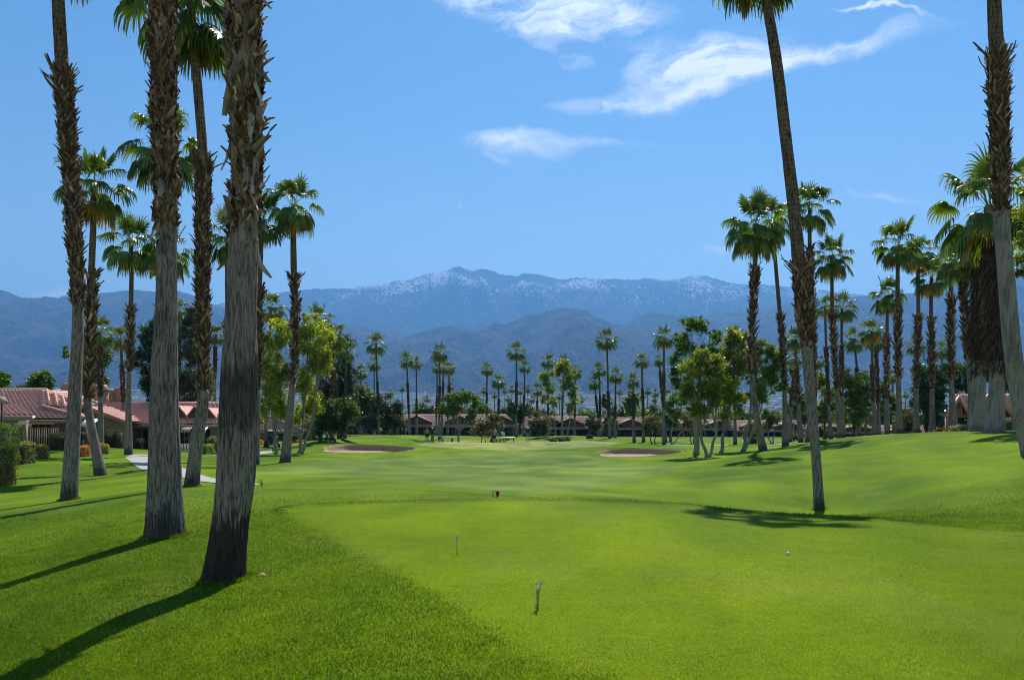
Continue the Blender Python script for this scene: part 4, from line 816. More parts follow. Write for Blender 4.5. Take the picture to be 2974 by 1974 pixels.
for k, (lb, b, Y, lo, cc) in enumerate([
    ('large grey olive left of the tallest pair palm', (1075, 1266), 124, [(1060, 1180, 30, 34), (1085, 1210, 34, 34), (1050, 1225, 26, 28), (1100, 1170, 24, 30)], GREYD),
    ('dark grey olive between the pair palm and the hipped roof', (1130, 1266), 126, [(1120, 1175, 24, 30), (1140, 1200, 28, 38), (1155, 1225, 22, 28), (1115, 1230, 24, 26), (1160, 1185, 16, 24)], (.035, .052, .03)),
    ('twiggy olive at the white flag, left half', (1405, 1272), 112, [(1400, 1228, 18, 20), (1385, 1250, 16, 14), (1415, 1245, 16, 18)], (.08, .085, .055)),
    ('twiggy olive at the white flag, right half', (1436, 1278), 104, [(1432, 1218, 18, 18), (1448, 1240, 14, 16), (1420, 1236, 14, 14)], (.07, .075, .05)),
    ('grey olive just right of the golfer in blue', (1567, 1268), 125, [(1560, 1220, 26, 24), (1585, 1235, 24, 26), (1550, 1245, 18, 18)], (.085, .09, .065)),
    ('grey olive left of the trio of palms', (1722, 1268), 130, [(1718, 1228, 18, 18), (1732, 1242, 14, 16)], GREY),
    ('pale olive under the bulged palm', (1775, 1268), 128, [(1768, 1215, 14, 16), (1780, 1235, 16, 20), (1760, 1240, 12, 14)], (.10, .10, .075)),
    ('dark-limbed olive on the mound right of the crooked palm', (1897, 1287), 106, [(1890, 1225, 22, 18), (1910, 1238, 18, 18), (1875, 1245, 16, 14)], (.075, .08, .05)),
    ('grey olive behind the big pale trunks', (2010, 1285), 118, [(2000, 1225, 22, 18), (2020, 1240, 20, 18), (1990, 1210, 14, 14)], (.08, .085, .06)),
    ('grey shrub-tree left of the front-left palm foot', (2190, 1290), 100, [(2180, 1245, 18, 18), (2200, 1258, 14, 16), (2170, 1262, 12, 12)], (.07, .08, .05)),
    ('grey bush right of the front-left palm foot', (2300, 1288), 96, [(2292, 1262, 14, 14), (2310, 1268, 14, 10)], (.07, .08, .055)),
    ('grey shrub behind the leaning ringed palm foot', (2395, 1280), 95, [(2385, 1250, 16, 16), (2405, 1258, 14, 12)], (.07, .075, .05)),
    ('brownish thicket at the middle of the right group', (2640, 1262), 105, [(2625, 1205, 18, 26), (2650, 1215, 20, 24), (2635, 1235, 24, 18)], (.085, .075, .05))]):
    tree(lb, 'olive tree', b, Y, lo, cc, seed=40 + k, leaf=.15, dens=.75, bark='bark_dark', tw=.11, group=OL, name='olive_tree', trunks=[(-3, -3, .8), (3, 4, .8)])
tree('spreading green tree in front of the gabled roof, left of centre', 'tree', (1330, 1280), 108, [(1315, 1155, 22, 24), (1345, 1150, 26, 22), (1310, 1190, 18, 22), (1375, 1175, 18, 24), (1290, 1185, 12, 18), (1370, 1210, 14, 16), (1400, 1185, 14, 12), (1325, 1170, 20, 26)], MIDG, seed=60, leaf=.17, tw=.17, trunks=[(0, 4, 1)])
TL = 'thin lime-coloured trees before the chimneyed roof'
tree('thin lime-coloured tree, left one, narrow crown', 'tree', (1612, 1265), 120, [(1590, 1100, 20, 22), (1598, 1135, 14, 20), (1610, 1165, 12, 16), (1580, 1160, 10, 14)], (.12, .17, .02), seed=61, leaf=.15, tw=.11, group=TL)
tree('thin lime-coloured tree, middle one, highest', 'tree', (1632, 1266), 118, [(1640, 1065, 20, 18), (1655, 1085, 16, 18), (1642, 1110, 14, 22), (1620, 1080, 14, 12)], (.12, .17, .02), seed=62, leaf=.15, tw=.12, group=TL)
tree('thin lime-coloured tree, right one, lower crown', 'tree', (1645, 1266), 117, [(1662, 1130, 16, 20), (1668, 1160, 12, 20), (1652, 1185, 10, 14)], (.13, .18, .02), seed=63, leaf=.15, tw=.1, group=TL, trunks=[(0, 12, 1)])
tree('small round green tree behind the crooked leaning palm', 'tree', (1838, 1275), 122, [(1825, 1165, 16, 20), (1848, 1160, 18, 22), (1830, 1190, 16, 16)], MIDG, seed=64, leaf=.18, tw=.1)
tree('small light green tree with white leaning trunk left of the big trees', 'tree', (1948, 1290), 100, [(1955, 1165, 16, 22), (1985, 1160, 18, 24), (1960, 1205, 18, 20), (1940, 1185, 12, 20)], (.08, .125, .025), seed=65, leaf=.15, tw=.1, trunks=[(0, 4, .9), (2, 34, .7)])
tree('dark round tree behind the far palms left of the blue golfer', 'tree', (1505, 1262), 150, [(1490, 1190, 16, 20), (1520, 1195, 14, 20), (1505, 1215, 18, 16)], DARK, seed=66, leaf=.24, tw=.1)
tree('dark tree behind the trio of palms', 'tree', (1770, 1262), 150, [(1762, 1170, 14, 24), (1775, 1200, 18, 24)], DARK, seed=67, leaf=.24, tw=.1)
BG = 'big pale-trunked trees right of the right bunker'
tree('big tree with dark green top, tallest of the pale-trunked clump', 'tree', (2021, 1318), 58, [(2010, 942, 28, 26), (2040, 945, 22, 26), (2075, 975, 16, 26), (1985, 985, 20, 24), (2000, 1015, 30, 26), (2060, 1020, 26, 26), (1965, 1040, 18, 22), (1960, 1085, 20, 22), (1985, 1110, 22, 22), (2030, 1060, 24, 26)], (.055, .115, .018), seed=70, leaf=.12, tw=.20, group=BG, trunks=[(0, 2, 1)], dens=.7)
tree('forked pale-trunked tree with yellower leaves in front of the dark green top', 'tree', (2053, 1332), 55, [(2000, 1075, 26, 28), (2030, 1060, 24, 22), (2035, 1030, 20, 18), (2050, 1110, 30, 30), (2010, 1140, 26, 26), (2075, 1050, 22, 26), (2060, 1165, 28, 26), (2095, 1090, 22, 30), (2040, 1200, 22, 20), (2015, 1190, 18, 18), (2070, 1130, 24, 26), (1990, 1140, 16, 22)], (.125, .165, .016), seed=71, leaf=.115, tw=.16, group=BG, trunks=[(-2, -16, .8), (4, 26, .7)], dens=.9)
tree('yellow-green tree with curved trunk, right part of the pale-trunked clump', 'tree', (2093, 1306), 62, [(2125, 975, 20, 20), (2165, 1010, 18, 22), (2120, 1000, 24, 24), (2150, 985, 22, 22), (2135, 1040, 30, 28), (2105, 1070, 22, 26), (2160, 1060, 24, 30), (2130, 1105, 30, 30), (2110, 1150, 26, 26), (2150, 1150, 22, 28), (2085, 1110, 20, 26), (2100, 1195, 22, 20), (2145, 1195, 16, 18), (2110, 1030, 20, 22)], (.14, .18, .018), seed=72, leaf=.12, tw=.15, group=BG, trunks=[(0, 10, 1)], dens=.9)
tree('green tree on a bent trunk behind the front-left palm', 'tree', (2155, 1322), 60, [(2215, 1010, 26, 26), (2240, 1030, 22, 26), (2200, 1050, 24, 30), (2235, 1080, 26, 30), (2250, 1120, 18, 24), (2205, 1110, 22, 28), (2215, 1150, 20, 20), (2185, 1090, 16, 24), (2180, 1030, 16, 24), (2190, 1140, 18, 22), (2255, 1060, 16, 26)], (.09, .145, .022), seed=73, leaf=.12, tw=.14, group=BG, trunks=[(0, 22, 1), (3, 45, .7)], dens=.9)
tree('small round tree with forked pale trunk right of the big clump', 'tree', (2238, 1290), 90, [(2225, 1205, 18, 16), (2250, 1210, 20, 18), (2240, 1235, 18, 12)], (.065, .10, .03), seed=74, leaf=.14, tw=.1, trunks=[(-1, -8, .9), (1, 8, .9)])
tree('dark rounded tree low behind the short-sleeved palm', 'tree', (2305, 1275), 130, [(2300, 1185, 16, 18), (2318, 1195, 14, 16)], DARK, seed=75, leaf=.22, tw=.1)
tree('yellow-green tree behind the wide drooping palm', 'tree', (2395, 1275), 92, [(2385, 1115, 22, 30), (2410, 1150, 22, 30), (2390, 1190, 22, 30), (2300, 1080, 12, 18)], (.085, .12, .015), seed=76, leaf=.16, bark='bark_dark', tw=.14)
tree('olive-green tree left of the yellow-hemmed palm', 'tree', (2480, 1268), 95, [(2470, 1100, 24, 30), (2495, 1120, 26, 34), (2475, 1160, 28, 30), (2510, 1165, 22, 34), (2485, 1205, 26, 26), (2530, 1130, 16, 24)], (.08, .115, .014), seed=77, leaf=.16, bark='bark_dark', tw=.16)
tree('tall dark green tree left of the gabled house', 'tree', (2690, 1262), 96, [(2665, 1085, 26, 26), (2700, 1070, 28, 26), (2735, 1080, 28, 26), (2680, 1125, 32, 30), (2720, 1125, 32, 32), (2690, 1170, 34, 34), (2725, 1180, 26, 34), (2660, 1150, 18, 30), (2705, 1220, 30, 26)], (.026, .062, .022), seed=78, leaf=.2, bark='bark_dark', tw=.2)
tree('dark treetop behind the gabled house roof', 'tree', (2800, 1262), 96, [(2785, 1075, 26, 24), (2815, 1095, 26, 26), (2775, 1115, 22, 26), (2810, 1130, 24, 20)], (.04, .06, .022), seed=79, leaf=.2, bark='bark_dark', tw=.18)
tree('treetop between the thick trunks behind the gabled roof', 'tree', (2925, 1262), 96, [(2915, 1090, 20, 30), (2935, 1120, 22, 24), (2862, 1080, 14, 30), (2960, 1110, 22, 30)], (.05, .075, .022), seed=80, leaf=.2, bark='bark_dark', tw=.18)
tree('bright yellow-green tree cut by the right edge', 'tree', (3060, 1310), 31, [(3010, 600, 50, 50), (3030, 700, 60, 60), (2990, 770, 36, 34), (3060, 600, 60, 60), (3080, 760, 70, 60), (2972, 690, 22, 34), (2975, 560, 20, 22)], (.13, .175, .015), seed=81, leaf=.1, tw=.2, dens=1.0)

for k_, (px_, pt_, w_, cc_) in enumerate([(1222, 1178, 16, MIDG), (1256, 1190, 14, GREYD), (1300, 1186, 14, DARK), (1392, 1192, 16, MIDG), (1470, 1188, 14, (.05, .08, .02)), (1540, 1190, 16, GREYD), (1690, 1196, 14, MIDG), (1800, 1192, 16, GREYD), (1900, 1188, 18, (.05, .08, .02)), (1965, 1196, 14, DARK), (2350, 1190, 18, MIDG), (2430, 1200, 16, DARK), (2575, 1190, 16, (.06, .085, .02)), (2610, 1205, 16, GREYD)]):
    tree('tree rising just behind the roofs of the far row of tiled houses', 'tree', (px_, 1262), 205, [(px_, pt_ + 6, w_, 14), (px_ - w_ * .8, pt_ + 16, w_ * .8, 13), (px_ + w_ * .8, pt_ + 18, w_ * .8, 12), (px_, pt_ + 26, w_, 12)], cc_, seed=300 + k_, leaf=.2, tw=.16, bark='bark_dark', group='trees behind the far houses')
for (lb_, px_, pb_, Y_, lo_, cc_, sd_) in (('mid green tree low between the long-necked palm and the leaning ringed palm', 2318, 1284, 105, [(2310, 1140, 20, 26), (2330, 1170, 20, 24), (2300, 1190, 16, 22)], (.075, .115, .018), 401),
        ('leafy green tree low behind the slim low palms of the right group', 2440, 1274, 108, [(2430, 1190, 20, 26), (2452, 1175, 18, 26), (2445, 1215, 22, 18)], (.07, .11, .02), 402), ('green tree filling the gap right of the yellow-hemmed palm', 2572, 1266, 105, [(2560, 1130, 20, 26), (2580, 1165, 22, 28), (2555, 1190, 20, 26)], (.06, .10, .02), 403),
        ('grey-green tree left of the brownish thicket', 2605, 1266, 112, [(2600, 1180, 16, 24), (2615, 1210, 18, 20)], GREYD, 404), ('dark tree low behind the tall palm left of the big trees', 1945, 1284, 125, [(1935, 1205, 16, 18), (1955, 1222, 16, 16)], DARK, 405)):
    tree(lb_, 'tree', (px_, pb_), Y_, lo_, cc_, seed=sd_, leaf=.18, tw=.13, bark='bark_dark')
# far tree belt and the town on the fan: nobody could count them
def far_belt():
    rng = np.random.RandomState(3); V = []; C = []
    n = 1050
    for k in range(n):
        Y = 205 + 380 * rng.rand() ** 1.6; X = rng.uniform(-.95, .95) * Y; h = rng.uniform(3.5, 8.5); w = h * rng.uniform(.5, .9); z = float(G([X], [Y], False)[0]); m = 90
        if -.6 < X / Y < -.22 and Y < 250: continue
        q = rng.normal(size=(m, 3)); q /= np.linalg.norm(q, axis=1)[:, None]; q = np.array([X, Y, z + h * .55]) + q * np.array([w, w, h * .5]) * (rng.rand(m, 1) ** .4)
        s = rng.uniform(.5, 1.1, (m, 1)) * (1 + Y / 900); a = rng.normal(size=(m, 3)); a /= np.linalg.norm(a, axis=1)[:, None]; b = np.cross(a, rng.normal(size=(m, 3))); b /= np.linalg.norm(b, axis=1)[:, None]
        V.append(np.stack([q - a * s, q + b * s * .6, q + a * s, q - b * s * .6], 1).reshape(-1, 3)); c = np.array([.042, .066, .024]) * rng.uniform(.6, 1.7) * np.array([rng.uniform(.9, 1.6), 1, 1]); C.append(np.tile(c, (m * 4, 1)) * np.repeat(rng.uniform(.7, 1.3, (m, 1)), 4, axis=0))
    V = np.vstack(V); o = link('far_trees', make_mesh('far_trees', V, [np.arange(len(V)).reshape(-1, 4)], M['leaf'], np.vstack(C))); tag(o, 'dark belt of distant treetops beyond the roofs', 'trees', None, 'stuff')
    mb = []; cc = []; n = 1500; Y = rng.uniform(1900, 6200, n); X = rng.uniform(-.75, .75, n) * Y; cl = fbm(X / 500, Y / 500, seed=77); keep = cl > .47; X, Y = X[keep], Y[keep]
    Z = G(X, Y, False); w = rng.uniform(8, 26, len(X)); d = rng.uniform(6, 14, len(X)); h = rng.uniform(4, 9, len(X)); st = np.array([[-1, -1, 0], [1, -1, 0], [1, 1, 0], [-1, 1, 0], [-1, -1, 1], [1, -1, 1], [1, 1, 1], [-1, 1, 1]], float)
    V = np.stack([X, Y, Z - 2], 1)[:, None] + st[None] * np.stack([w, d, h + 2], 1)[:, None]; f = np.array([(0, 1, 5, 4), (1, 2, 6, 5), (2, 3, 7, 6), (3, 0, 4, 7), (4, 5, 6, 7)]); Q = (np.arange(len(X))[:, None, None] * 8 + f[None]).reshape(-1, 4)
    c = np.repeat(np.array([.95, .92, .85])[None] * rng.uniform(.45, 1.1, (len(X), 1)), 8, axis=0)
    tm = pbr('far_town_roofs', (1, 1, 1), .6, (.01, .1), (0, 0), .3, vcol=True)
    tag(link('far_town', make_mesh('far_town', V.reshape(-1, 3), [Q], tm, c)), 'tiny pale houses of the distant town at the foot of the hills', 'town', None, 'stuff')
    n = 5200; Y = rng.uniform(650, 6500, n); X = rng.uniform(-.8, .8, n) * Y; Z = G(X, Y, False); r = rng.uniform(5, 15, n)
    st = np.array([[1, 0, 0], [-.5, .87, 0], [-.5, -.87, 0], [0, 0, 1.0], [.5, 0, .9], [-.4, .5, .8]]); V = np.stack([X, Y, Z - 1], 1)[:, None] + st[None] * np.stack([r, r, r * .75], 1)[:, None]
    f = np.array([(0, 1, 5), (0, 5, 4), (1, 2, 5), (2, 3, 5), (2, 0, 4), (2, 4, 3), (4, 5, 3)]); T = (np.arange(n)[:, None, None] * 6 + f[None]).reshape(-1, 3)
    tag(link('far_scrub', make_mesh('far_scrub', V.reshape(-1, 3), [T], M['bark_dark'], None)), 'dark dots of trees on the distant valley floor', 'trees', None, 'stuff')
    me = bpy.data.objects['far_scrub'].data; me.materials.clear(); me.materials.append(pbr('far_scrub_green', (.035, .05, .03), .9, (.02, .4), (0, 0), .1))
far_belt()

# ---------------------------------------------------------------- houses
def tile_plane(mb, e0, e1, r0, r1, pitch=.42, course=.50, amp=.11, c=None):
    """barrel-tile roof plane from eave (e0,e1) up to ridge (r0,r1)"""
    e0, e1, r0, r1 = [np.array(v, float) for v in (e0, e1, r0, r1)]
    Lx = max(np.linalg.norm(e1 - e0), np.linalg.norm(r1 - r0)); Ly = np.linalg.norm((r0 + r1 - e0 - e1) / 2); nx = int(Lx / pitch) * 6 + 1; nc = int(Ly / course); ny = nc * 3
    nn = np.cross(e1 - e0, r0 - e0); nn /= np.linalg.norm(nn); nn *= 1 if nn[2] > 0 else -1
    s = np.linspace(0, 1, nx)[None, :, None]
    t = np.array([(k + q) / nc for k in range(nc) for q in (0, .04, .97)] + [1.0])[:, None, None]; saw = np.array([q for k in range(nc) for q in (.6, 1.0, 0.0)] + [0])[:, None]
    P = (e0 * (1 - s) + e1 * s) * (1 - t) + (r0 * (1 - s) + r1 * s) * t
    w = np.abs(np.sin(s[..., 0] * Lx / pitch * math.pi)) ** .8
    D = amp * w + saw * .085; D = D * np.ones((t.shape[0], nx)); P = P + nn * D[..., None]
    mb.add(P.reshape(-1, 3), gridf(P.shape[0], nx).tolist(), c)
def box_part(name, mat, parent, *b, bevel=0):
    m = MB()
    for q in b: m.box(*q)
    return m.build(name, mat, parent, bevel=bevel)
def chimney(root, x, y, z0, z1, w=.75):
    m = MB(); m.box(x - w / 2, x + w / 2, y - w / 2, y + w / 2, z0, z1 - .45); m.box(x - w * .6, x + w * .6, y - w * .6, y + w * .6, z1 - .55, z1 - .43)
    a, b = w * .52, w * .36; m.quadbox([(x - a, y - a, z1 - .43), (x + a, y - a, z1 - .43), (x + a, y + a, z1 - .43), (x - a, y + a, z1 - .43)], [(x - b, y - b, z1), (x + b, y - b, z1), (x + b, y + b, z1), (x - b, y + b, z1)]); return m.build('chimney', M['chimney'], root)
def X_(px, Y): return (px - CX) / F * Y
def Z_(py, Y): return ZC + (HY - py) / F * Y
def window(root, x0, x1, y, z0, z1, n=2):
    f = MB(); t = .07
    f.box(x0 - t, x1 + t, y - .05, y, z1, z1 + t); f.box(x0 - t, x1 + t, y - .07, y, z0 - t, z0); f.box(x0 - t, x0, y - .05, y, z0, z1); f.box(x1, x1 + t, y - .05, y, z0, z1)
    for k in range(1, n): xm = x0 + (x1 - x0) * k / n; f.box(xm - .025, xm + .025, y - .045, y, z0, z1)
    w = f.build('window', M['fascia'], root); g = MB(); g.box(x0, x1, y - .02, y - .005, z0, z1); g.build('pane', M['glass'], w)
def fence_rail(root, x0, x1, y, z0, z1, mat):
    m = MB(); m.box(x0, x1, y - .03, y + .03, z1 - .06, z1)
    n = int((x1 - x0) / .16)
    for k in range(n + 1): x = x0 + (x1 - x0) * k / n; m.box(x - .02, x + .02, y - .02, y + .02, z0, z1 - .06)
    return m.build('railing', mat, root)
def awning(root, x0, x1, y, z, mat=None):
    m = MB(); m.quadbox([(x0, y - .8, z - .40), (x1, y - .8, z - .40), (x1, y, z - .03), (x0, y, z - .03)], [(x0, y - .8, z - .36), (x1, y - .8, z - .36), (x1, y, z + .02), (x0, y, z + .02)])
    n = max(3, int((x1 - x0) / .25))
    for k in range(n): a = x0 + (x1 - x0) * k / n; b = x0 + (x1 - x0) * (k + 1) / n; m.box(a + .01, b - .01, y - .81, y - .78, z - .55 - .05 * (k % 2), z - .38)
    return m.build('awning', mat or M['white'], root)
def house_left_1():
    Y = 62.0; xg0, xg1 = X_(-420, Y), X_(252, Y); zb = gz(X_(150, Y), Y) - .3; ze = Z_(1218, 60.6); zr = Z_(1133, 66)
    root = empty('house', (xg0, Y, 0), 'low tan house at the far left with red barrel-tile roof and patio railing', 'house'); root.location = (0, 0, 0)
    wq = MB(); xb = X_(256, Y + 9); wq.quadbox([(xg0, Y, zb), (xg1 - .2, Y, zb), (xb, Y + 9, zb), (xg0, Y + 9, zb)], [(xg0, Y, ze - .05), (xg1 - .2, Y, ze - .05), (xb, Y + 9, ze - .05), (xg0, Y + 9, ze - .05)]); wq.build('wall', M['stucco'], root)
    m = MB(); xr = X_(136, 66); tile_plane(m, (xg0 - 1, 60.6, ze), (xg1 + .4, 60.6, ze), (xg0 - 1, 66, zr), (xr, 66, zr)); 
    xk = X_(262, 71.4); tile_plane(m, (xg1 + .4, 60.6, ze), (xk, 71.4, ze), (xr, 66, zr), (xr + .01, 66.01, zr)); m.tube([(xg0 - 1, 66, zr + .06), (xr, 66, zr + .06)], .11, 8); m.tube([(xr, 66, zr + .05), (xg1 + .4, 60.6, ze + .08)], .10, 8)
    tile_plane(m, (xk, 71.4, ze), (xg0 - 1, 71.4, ze), (xr, 66, zr), (xg0 - 1, 66, zr))
    m.build('roof', M['tile'], root, smooth=False)
    box_part('fascia', M['fascia'], root, (xg0 - 1, xg1 + .38, 60.5, 60.62, ze - .27, ze - .01))
    # stepped raised roof pieces with wooden cheeks at the hip
    for (xl, xr_, tp_, bt_) in ((118, 137, 1134, 1181), (139, 160, 1142, 1184), (161, 182, 1150, 1188)):
        ya, yb = 62.4, 65.0; v = MB(); za, zb_ = Z_(bt_, ya) + .12, Z_(tp_, yb); tile_plane(v, (X_(xl, ya), ya, za), (X_(xr_ + 7, ya), ya, za), (X_(xl, yb), yb, zb_), (X_(xr_, yb), yb, zb_)); v.tube([(X_(xr_ + 7, ya), ya, za + .04), (X_(xr_, yb), yb, zb_ + .06)], .09, 7); gp = v.build('raised_roof', M['tile'], root)
        ck = MB(); x1_, x2_ = X_(xr_ + 8, ya), X_(xr_ + 1, yb); ck.quadbox([(x1_ - .05, ya, za - .55), (x1_ + .25, ya + .05, za - .55), (x2_ + .25, yb, zb_ - .75), (x2_ - .05, yb, zb_ - .75)], [(x1_ - .05, ya, za - .02), (x1_ + .02, ya + .05, za - .02), (x2_ + .02, yb, zb_ - .02), (x2_ - .05, yb, zb_ - .02)]); ck.build('cheek', M['cheek'], gp)
    rr_ = MB(); rr_.tube([(X_(122, 62.3), 62.3, Z_(1181, 62.3) + .1), (X_(196, 61.2), 61.2, Z_(1203, 61.2) + .12), (X_(254, 60.5), 60.5, ze + .1)], .12, 8); rr_.build('hip_roll', M['tile'], root)
    # porch roof at the left
    z2 = Z_(1206, 56); pr = MB(); tile_plane(pr, (X_(-300, 56), 56, z2), (X_(95, 56), 56, z2), (X_(-300, 58.6), 60.4, Z_(1178, 60)), (X_(20, 59), 60.4, Z_(1178, 60))); pr.build('porch_roof', M['tile'], root)
    box_part('porch_fascia', M['fascia'], root, (X_(-300, 56), X_(95, 56), 55.9, 56.02, z2 - .34, z2 - .01))
    box_part('porch_post', M['stucco'], root, (X_(75, 57), X_(84, 57), 56.6, 56.9, zb, z2 - .3))
    awning(root, X_(62, 56.5), X_(94, 56.5), 56.9, z2 - .05); awning(root, X_(-20, 56.5), X_(8, 56.5), 56.9, z2 - .05)
    window(root, X_(95, Y), X_(150, Y), Y, zb + .5, ze - .4, 3); window(root, X_(-60, Y), X_(40, Y), Y, zb + .5, ze - .4, 3)
    fence_rail(root, X_(88, 59), X_(168, 59), 59, zb + .3, Z_(1241, 59), M['fascia'])
    awning(root, X_(243, 60), X_(281, 60), 60.4, ze + .05)
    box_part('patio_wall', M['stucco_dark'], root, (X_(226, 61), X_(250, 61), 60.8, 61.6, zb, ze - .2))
    g = MB(); px = X_(232, 60.2); g.box(px - .35, px + .35, 59.8, 60.4, zb + 1.25, zb + 1.6); g.box(px - .3, px - .25, 59.9, 60.3, zb, zb + 1.25); g.box(px + .25, px + .3, 59.9, 60.3, zb, zb + 1.25); g.box(px - .4, px + .4, 59.85, 60.35, zb + .55, zb + .6)
    gr = g.build('barbecue_grill', M['black'], None); tag(gr, 'black barbecue grill on the shaded patio behind the leftmost palms', 'grill')
house_left_1()
def house_left_2():
    Y = 70.0; zb = gz(X_(300, Y), Y) - .3; ax, az = X_(150, Y), Z_(1137, Y); rx, rz = X_(374, Y), Z_(1226, Y); lx = 2 * ax - rx
    root = empty('house', (0, 0, 0), 'house with plain grey-tan gable wall sloping down to the right, behind the leftmost palms', 'house')
    w = MB(); w.add([(lx + .4, Y, zb), (rx - .5, Y, zb), (rx - .5, Y, rz), (ax, Y, az - .15), (lx + .4, Y, rz), (lx + .4, Y + 3.2, zb), (rx - .5, Y + 3.2, zb), (rx - .5, Y + 3.2, rz), (ax, Y + 3.2, az - .15), (lx + .4, Y + 3.2, rz)], [(0, 1, 2, 4), (2, 3, 4), (5, 7, 6), (5, 9, 7), (7, 9, 8), (1, 6, 7, 2), (0, 4, 9, 5)]); w.build('wall', M['stucco'], root)
    m = MB(); tile_plane(m, (rx, Y - .4, rz), (rx, Y + 3.4, rz), (ax, Y - .4, az), (ax, Y + 3.4, az)); tile_plane(m, (lx, Y + 3.4, rz), (lx, Y - .4, rz), (ax, Y + 3.4, az), (ax, Y - .4, az))
    m.tube([(ax, Y - .45, az + .05), (rx, Y - .45, rz + .05)], .10, 8); m.tube([(ax, Y - .45, az + .05), (lx, Y - .45, rz + .05)], .10, 8); m.tube([(ax, Y - .4, az + .08), (ax, Y + 3.4, az + .08)], .11, 8); m.build('roof', M['tile'], root)
    b = MB(); b.quadbox([(ax, Y - .41, az - .34), (rx, Y - .41, rz - .30), (rx, Y - .33, rz - .30), (ax, Y - .33, az - .34)], [(ax, Y - .41, az - .06), (rx, Y - .41, rz - .02), (rx, Y - .33, rz - .02), (ax, Y - .33, az - .06)]); b.build('barge_board', M['fascia'], root)
    d = MB(); x0, x1 = X_(224, Y), X_(240, Y); d.box(x0, x1, Y - .03, Y - .003, Z_(1262, Y), Z_(1176, Y)); d.build('wall_panel', M['stucco_dark'], root)
    chimney(root, X_(292, 77), 77, Z_(1175, 77), Z_(1116, 77), 1.05); chimney(root, X_(352, 78), 78, Z_(1180, 78), Z_(1124, 78), 1.02); chimney(root, X_(323, 84), 84, Z_(1175, 84), Z_(1130, 84), .95); chimney(root, X_(195, 80), 80, Z_(1150, 80), Z_(1111, 80), .8)
house_left_2()
def house_left_3():
    Y = 73.0; zb = gz(X_(450, Y), Y) - .3; x0, x1 = X_(372, Y), X_(652, Y); ze = Z_(1233, 71.5); zr = Z_(1171, 77)
    root = empty('house', (0, 0, 0), 'long low house with red barrel-tile roof seen behind the grooved grey trunk', 'house')
    xr0, xr1 = X_(272, 77), X_(655, 77)
    box_part('wall', M['stucco'], root, (x0 + .2, x1, Y, Y + 8.0, zb, ze - .06))
    m = MB(); tile_plane(m, (X_(385, 71.5), 71.5, ze), (x1 + 1, 71.5, ze), (xr0, 77, zr), (xr1, 77, zr)); tile_plane(m, (x1 + 1, 82.5, ze), (x0, 82.5, ze), (xr1, 77, zr), (xr0, 77, zr)); m.tube([(xr0, 77, zr + .06), (xr1, 77, zr + .06)], .11, 8); m.build('roof', M['tile'], root)
    box_part('fascia', M['fascia'], root, (X_(385, 71.5), x1 + 1, 71.4, 71.52, ze - .27, ze - .01))
    for (px, py) in ((530, 1178), (578, 1180), (615, 1184)):
        x = X_(px, 73.5); z = Z_(py, 73.5); m = MB(); h = 1.25
        m.add([(x - .95, 72.6, z - h), (x + .95, 72.6, z - h), (x, 72.6, z), (x, 76, z + .02), (x - .95, 76, z - h), (x + .95, 76, z - h)], [(0, 4, 3, 2), (1, 2, 3, 5)]); m.tube([(x - 1.0, 72.55, z - h), (x, 72.55, z + .03)], .07, 6); m.tube([(x + 1.0, 72.55, z - h), (x, 72.55, z + .03)], .07, 6); rf = m.build('dormer', M['tile'], root)
        g = MB(); g.add([(x - .85, 72.7, z - h), (x + .85, 72.7, z - h), (x, 72.7, z - .1)], [(0, 1, 2)]); g.build('dormer_gable', M['stucco_dark'], rf)
    awning(root, X_(528, 71), X_(556, 71), 71.4, ze - .15, M['stucco']); awning(root, X_(585, 71), X_(602, 71), 71.4, ze - .15)
    window(root, X_(415, Y), X_(445, Y), Y, zb + .9, ze - .5, 2); window(root, X_(523, Y), X_(548, Y), Y, zb + .3, ze - .4, 2); window(root, X_(565, Y), X_(610, Y), Y, zb + .3, ze - .4, 3)
    f = MB(); a, b, y = X_(521, 66), X_(557, 66), 66.0; z = gz(a, y); 
    for k in range(9): xx = a + (b - a) * k / 8; f.box(xx - .02, xx + .02, y - .02, y + .02, z, z + .66)
    f.box(a - .03, a + .03, y - .03, y + .03, z - .05, z + .75); f.box(b - .03, b + .03, y - .03, y + .03, z - .05, z + .75); f.box(a, b, y - .025, y + .025, z + .66, z + .72); f.box(a, b, y - .025, y + .025, z + .08, z + .12)
    tag(f.build('fence', M['white'], None), 'low white slatted fence on the lawn between the grooved and slim palms', 'fence')
house_left_3()
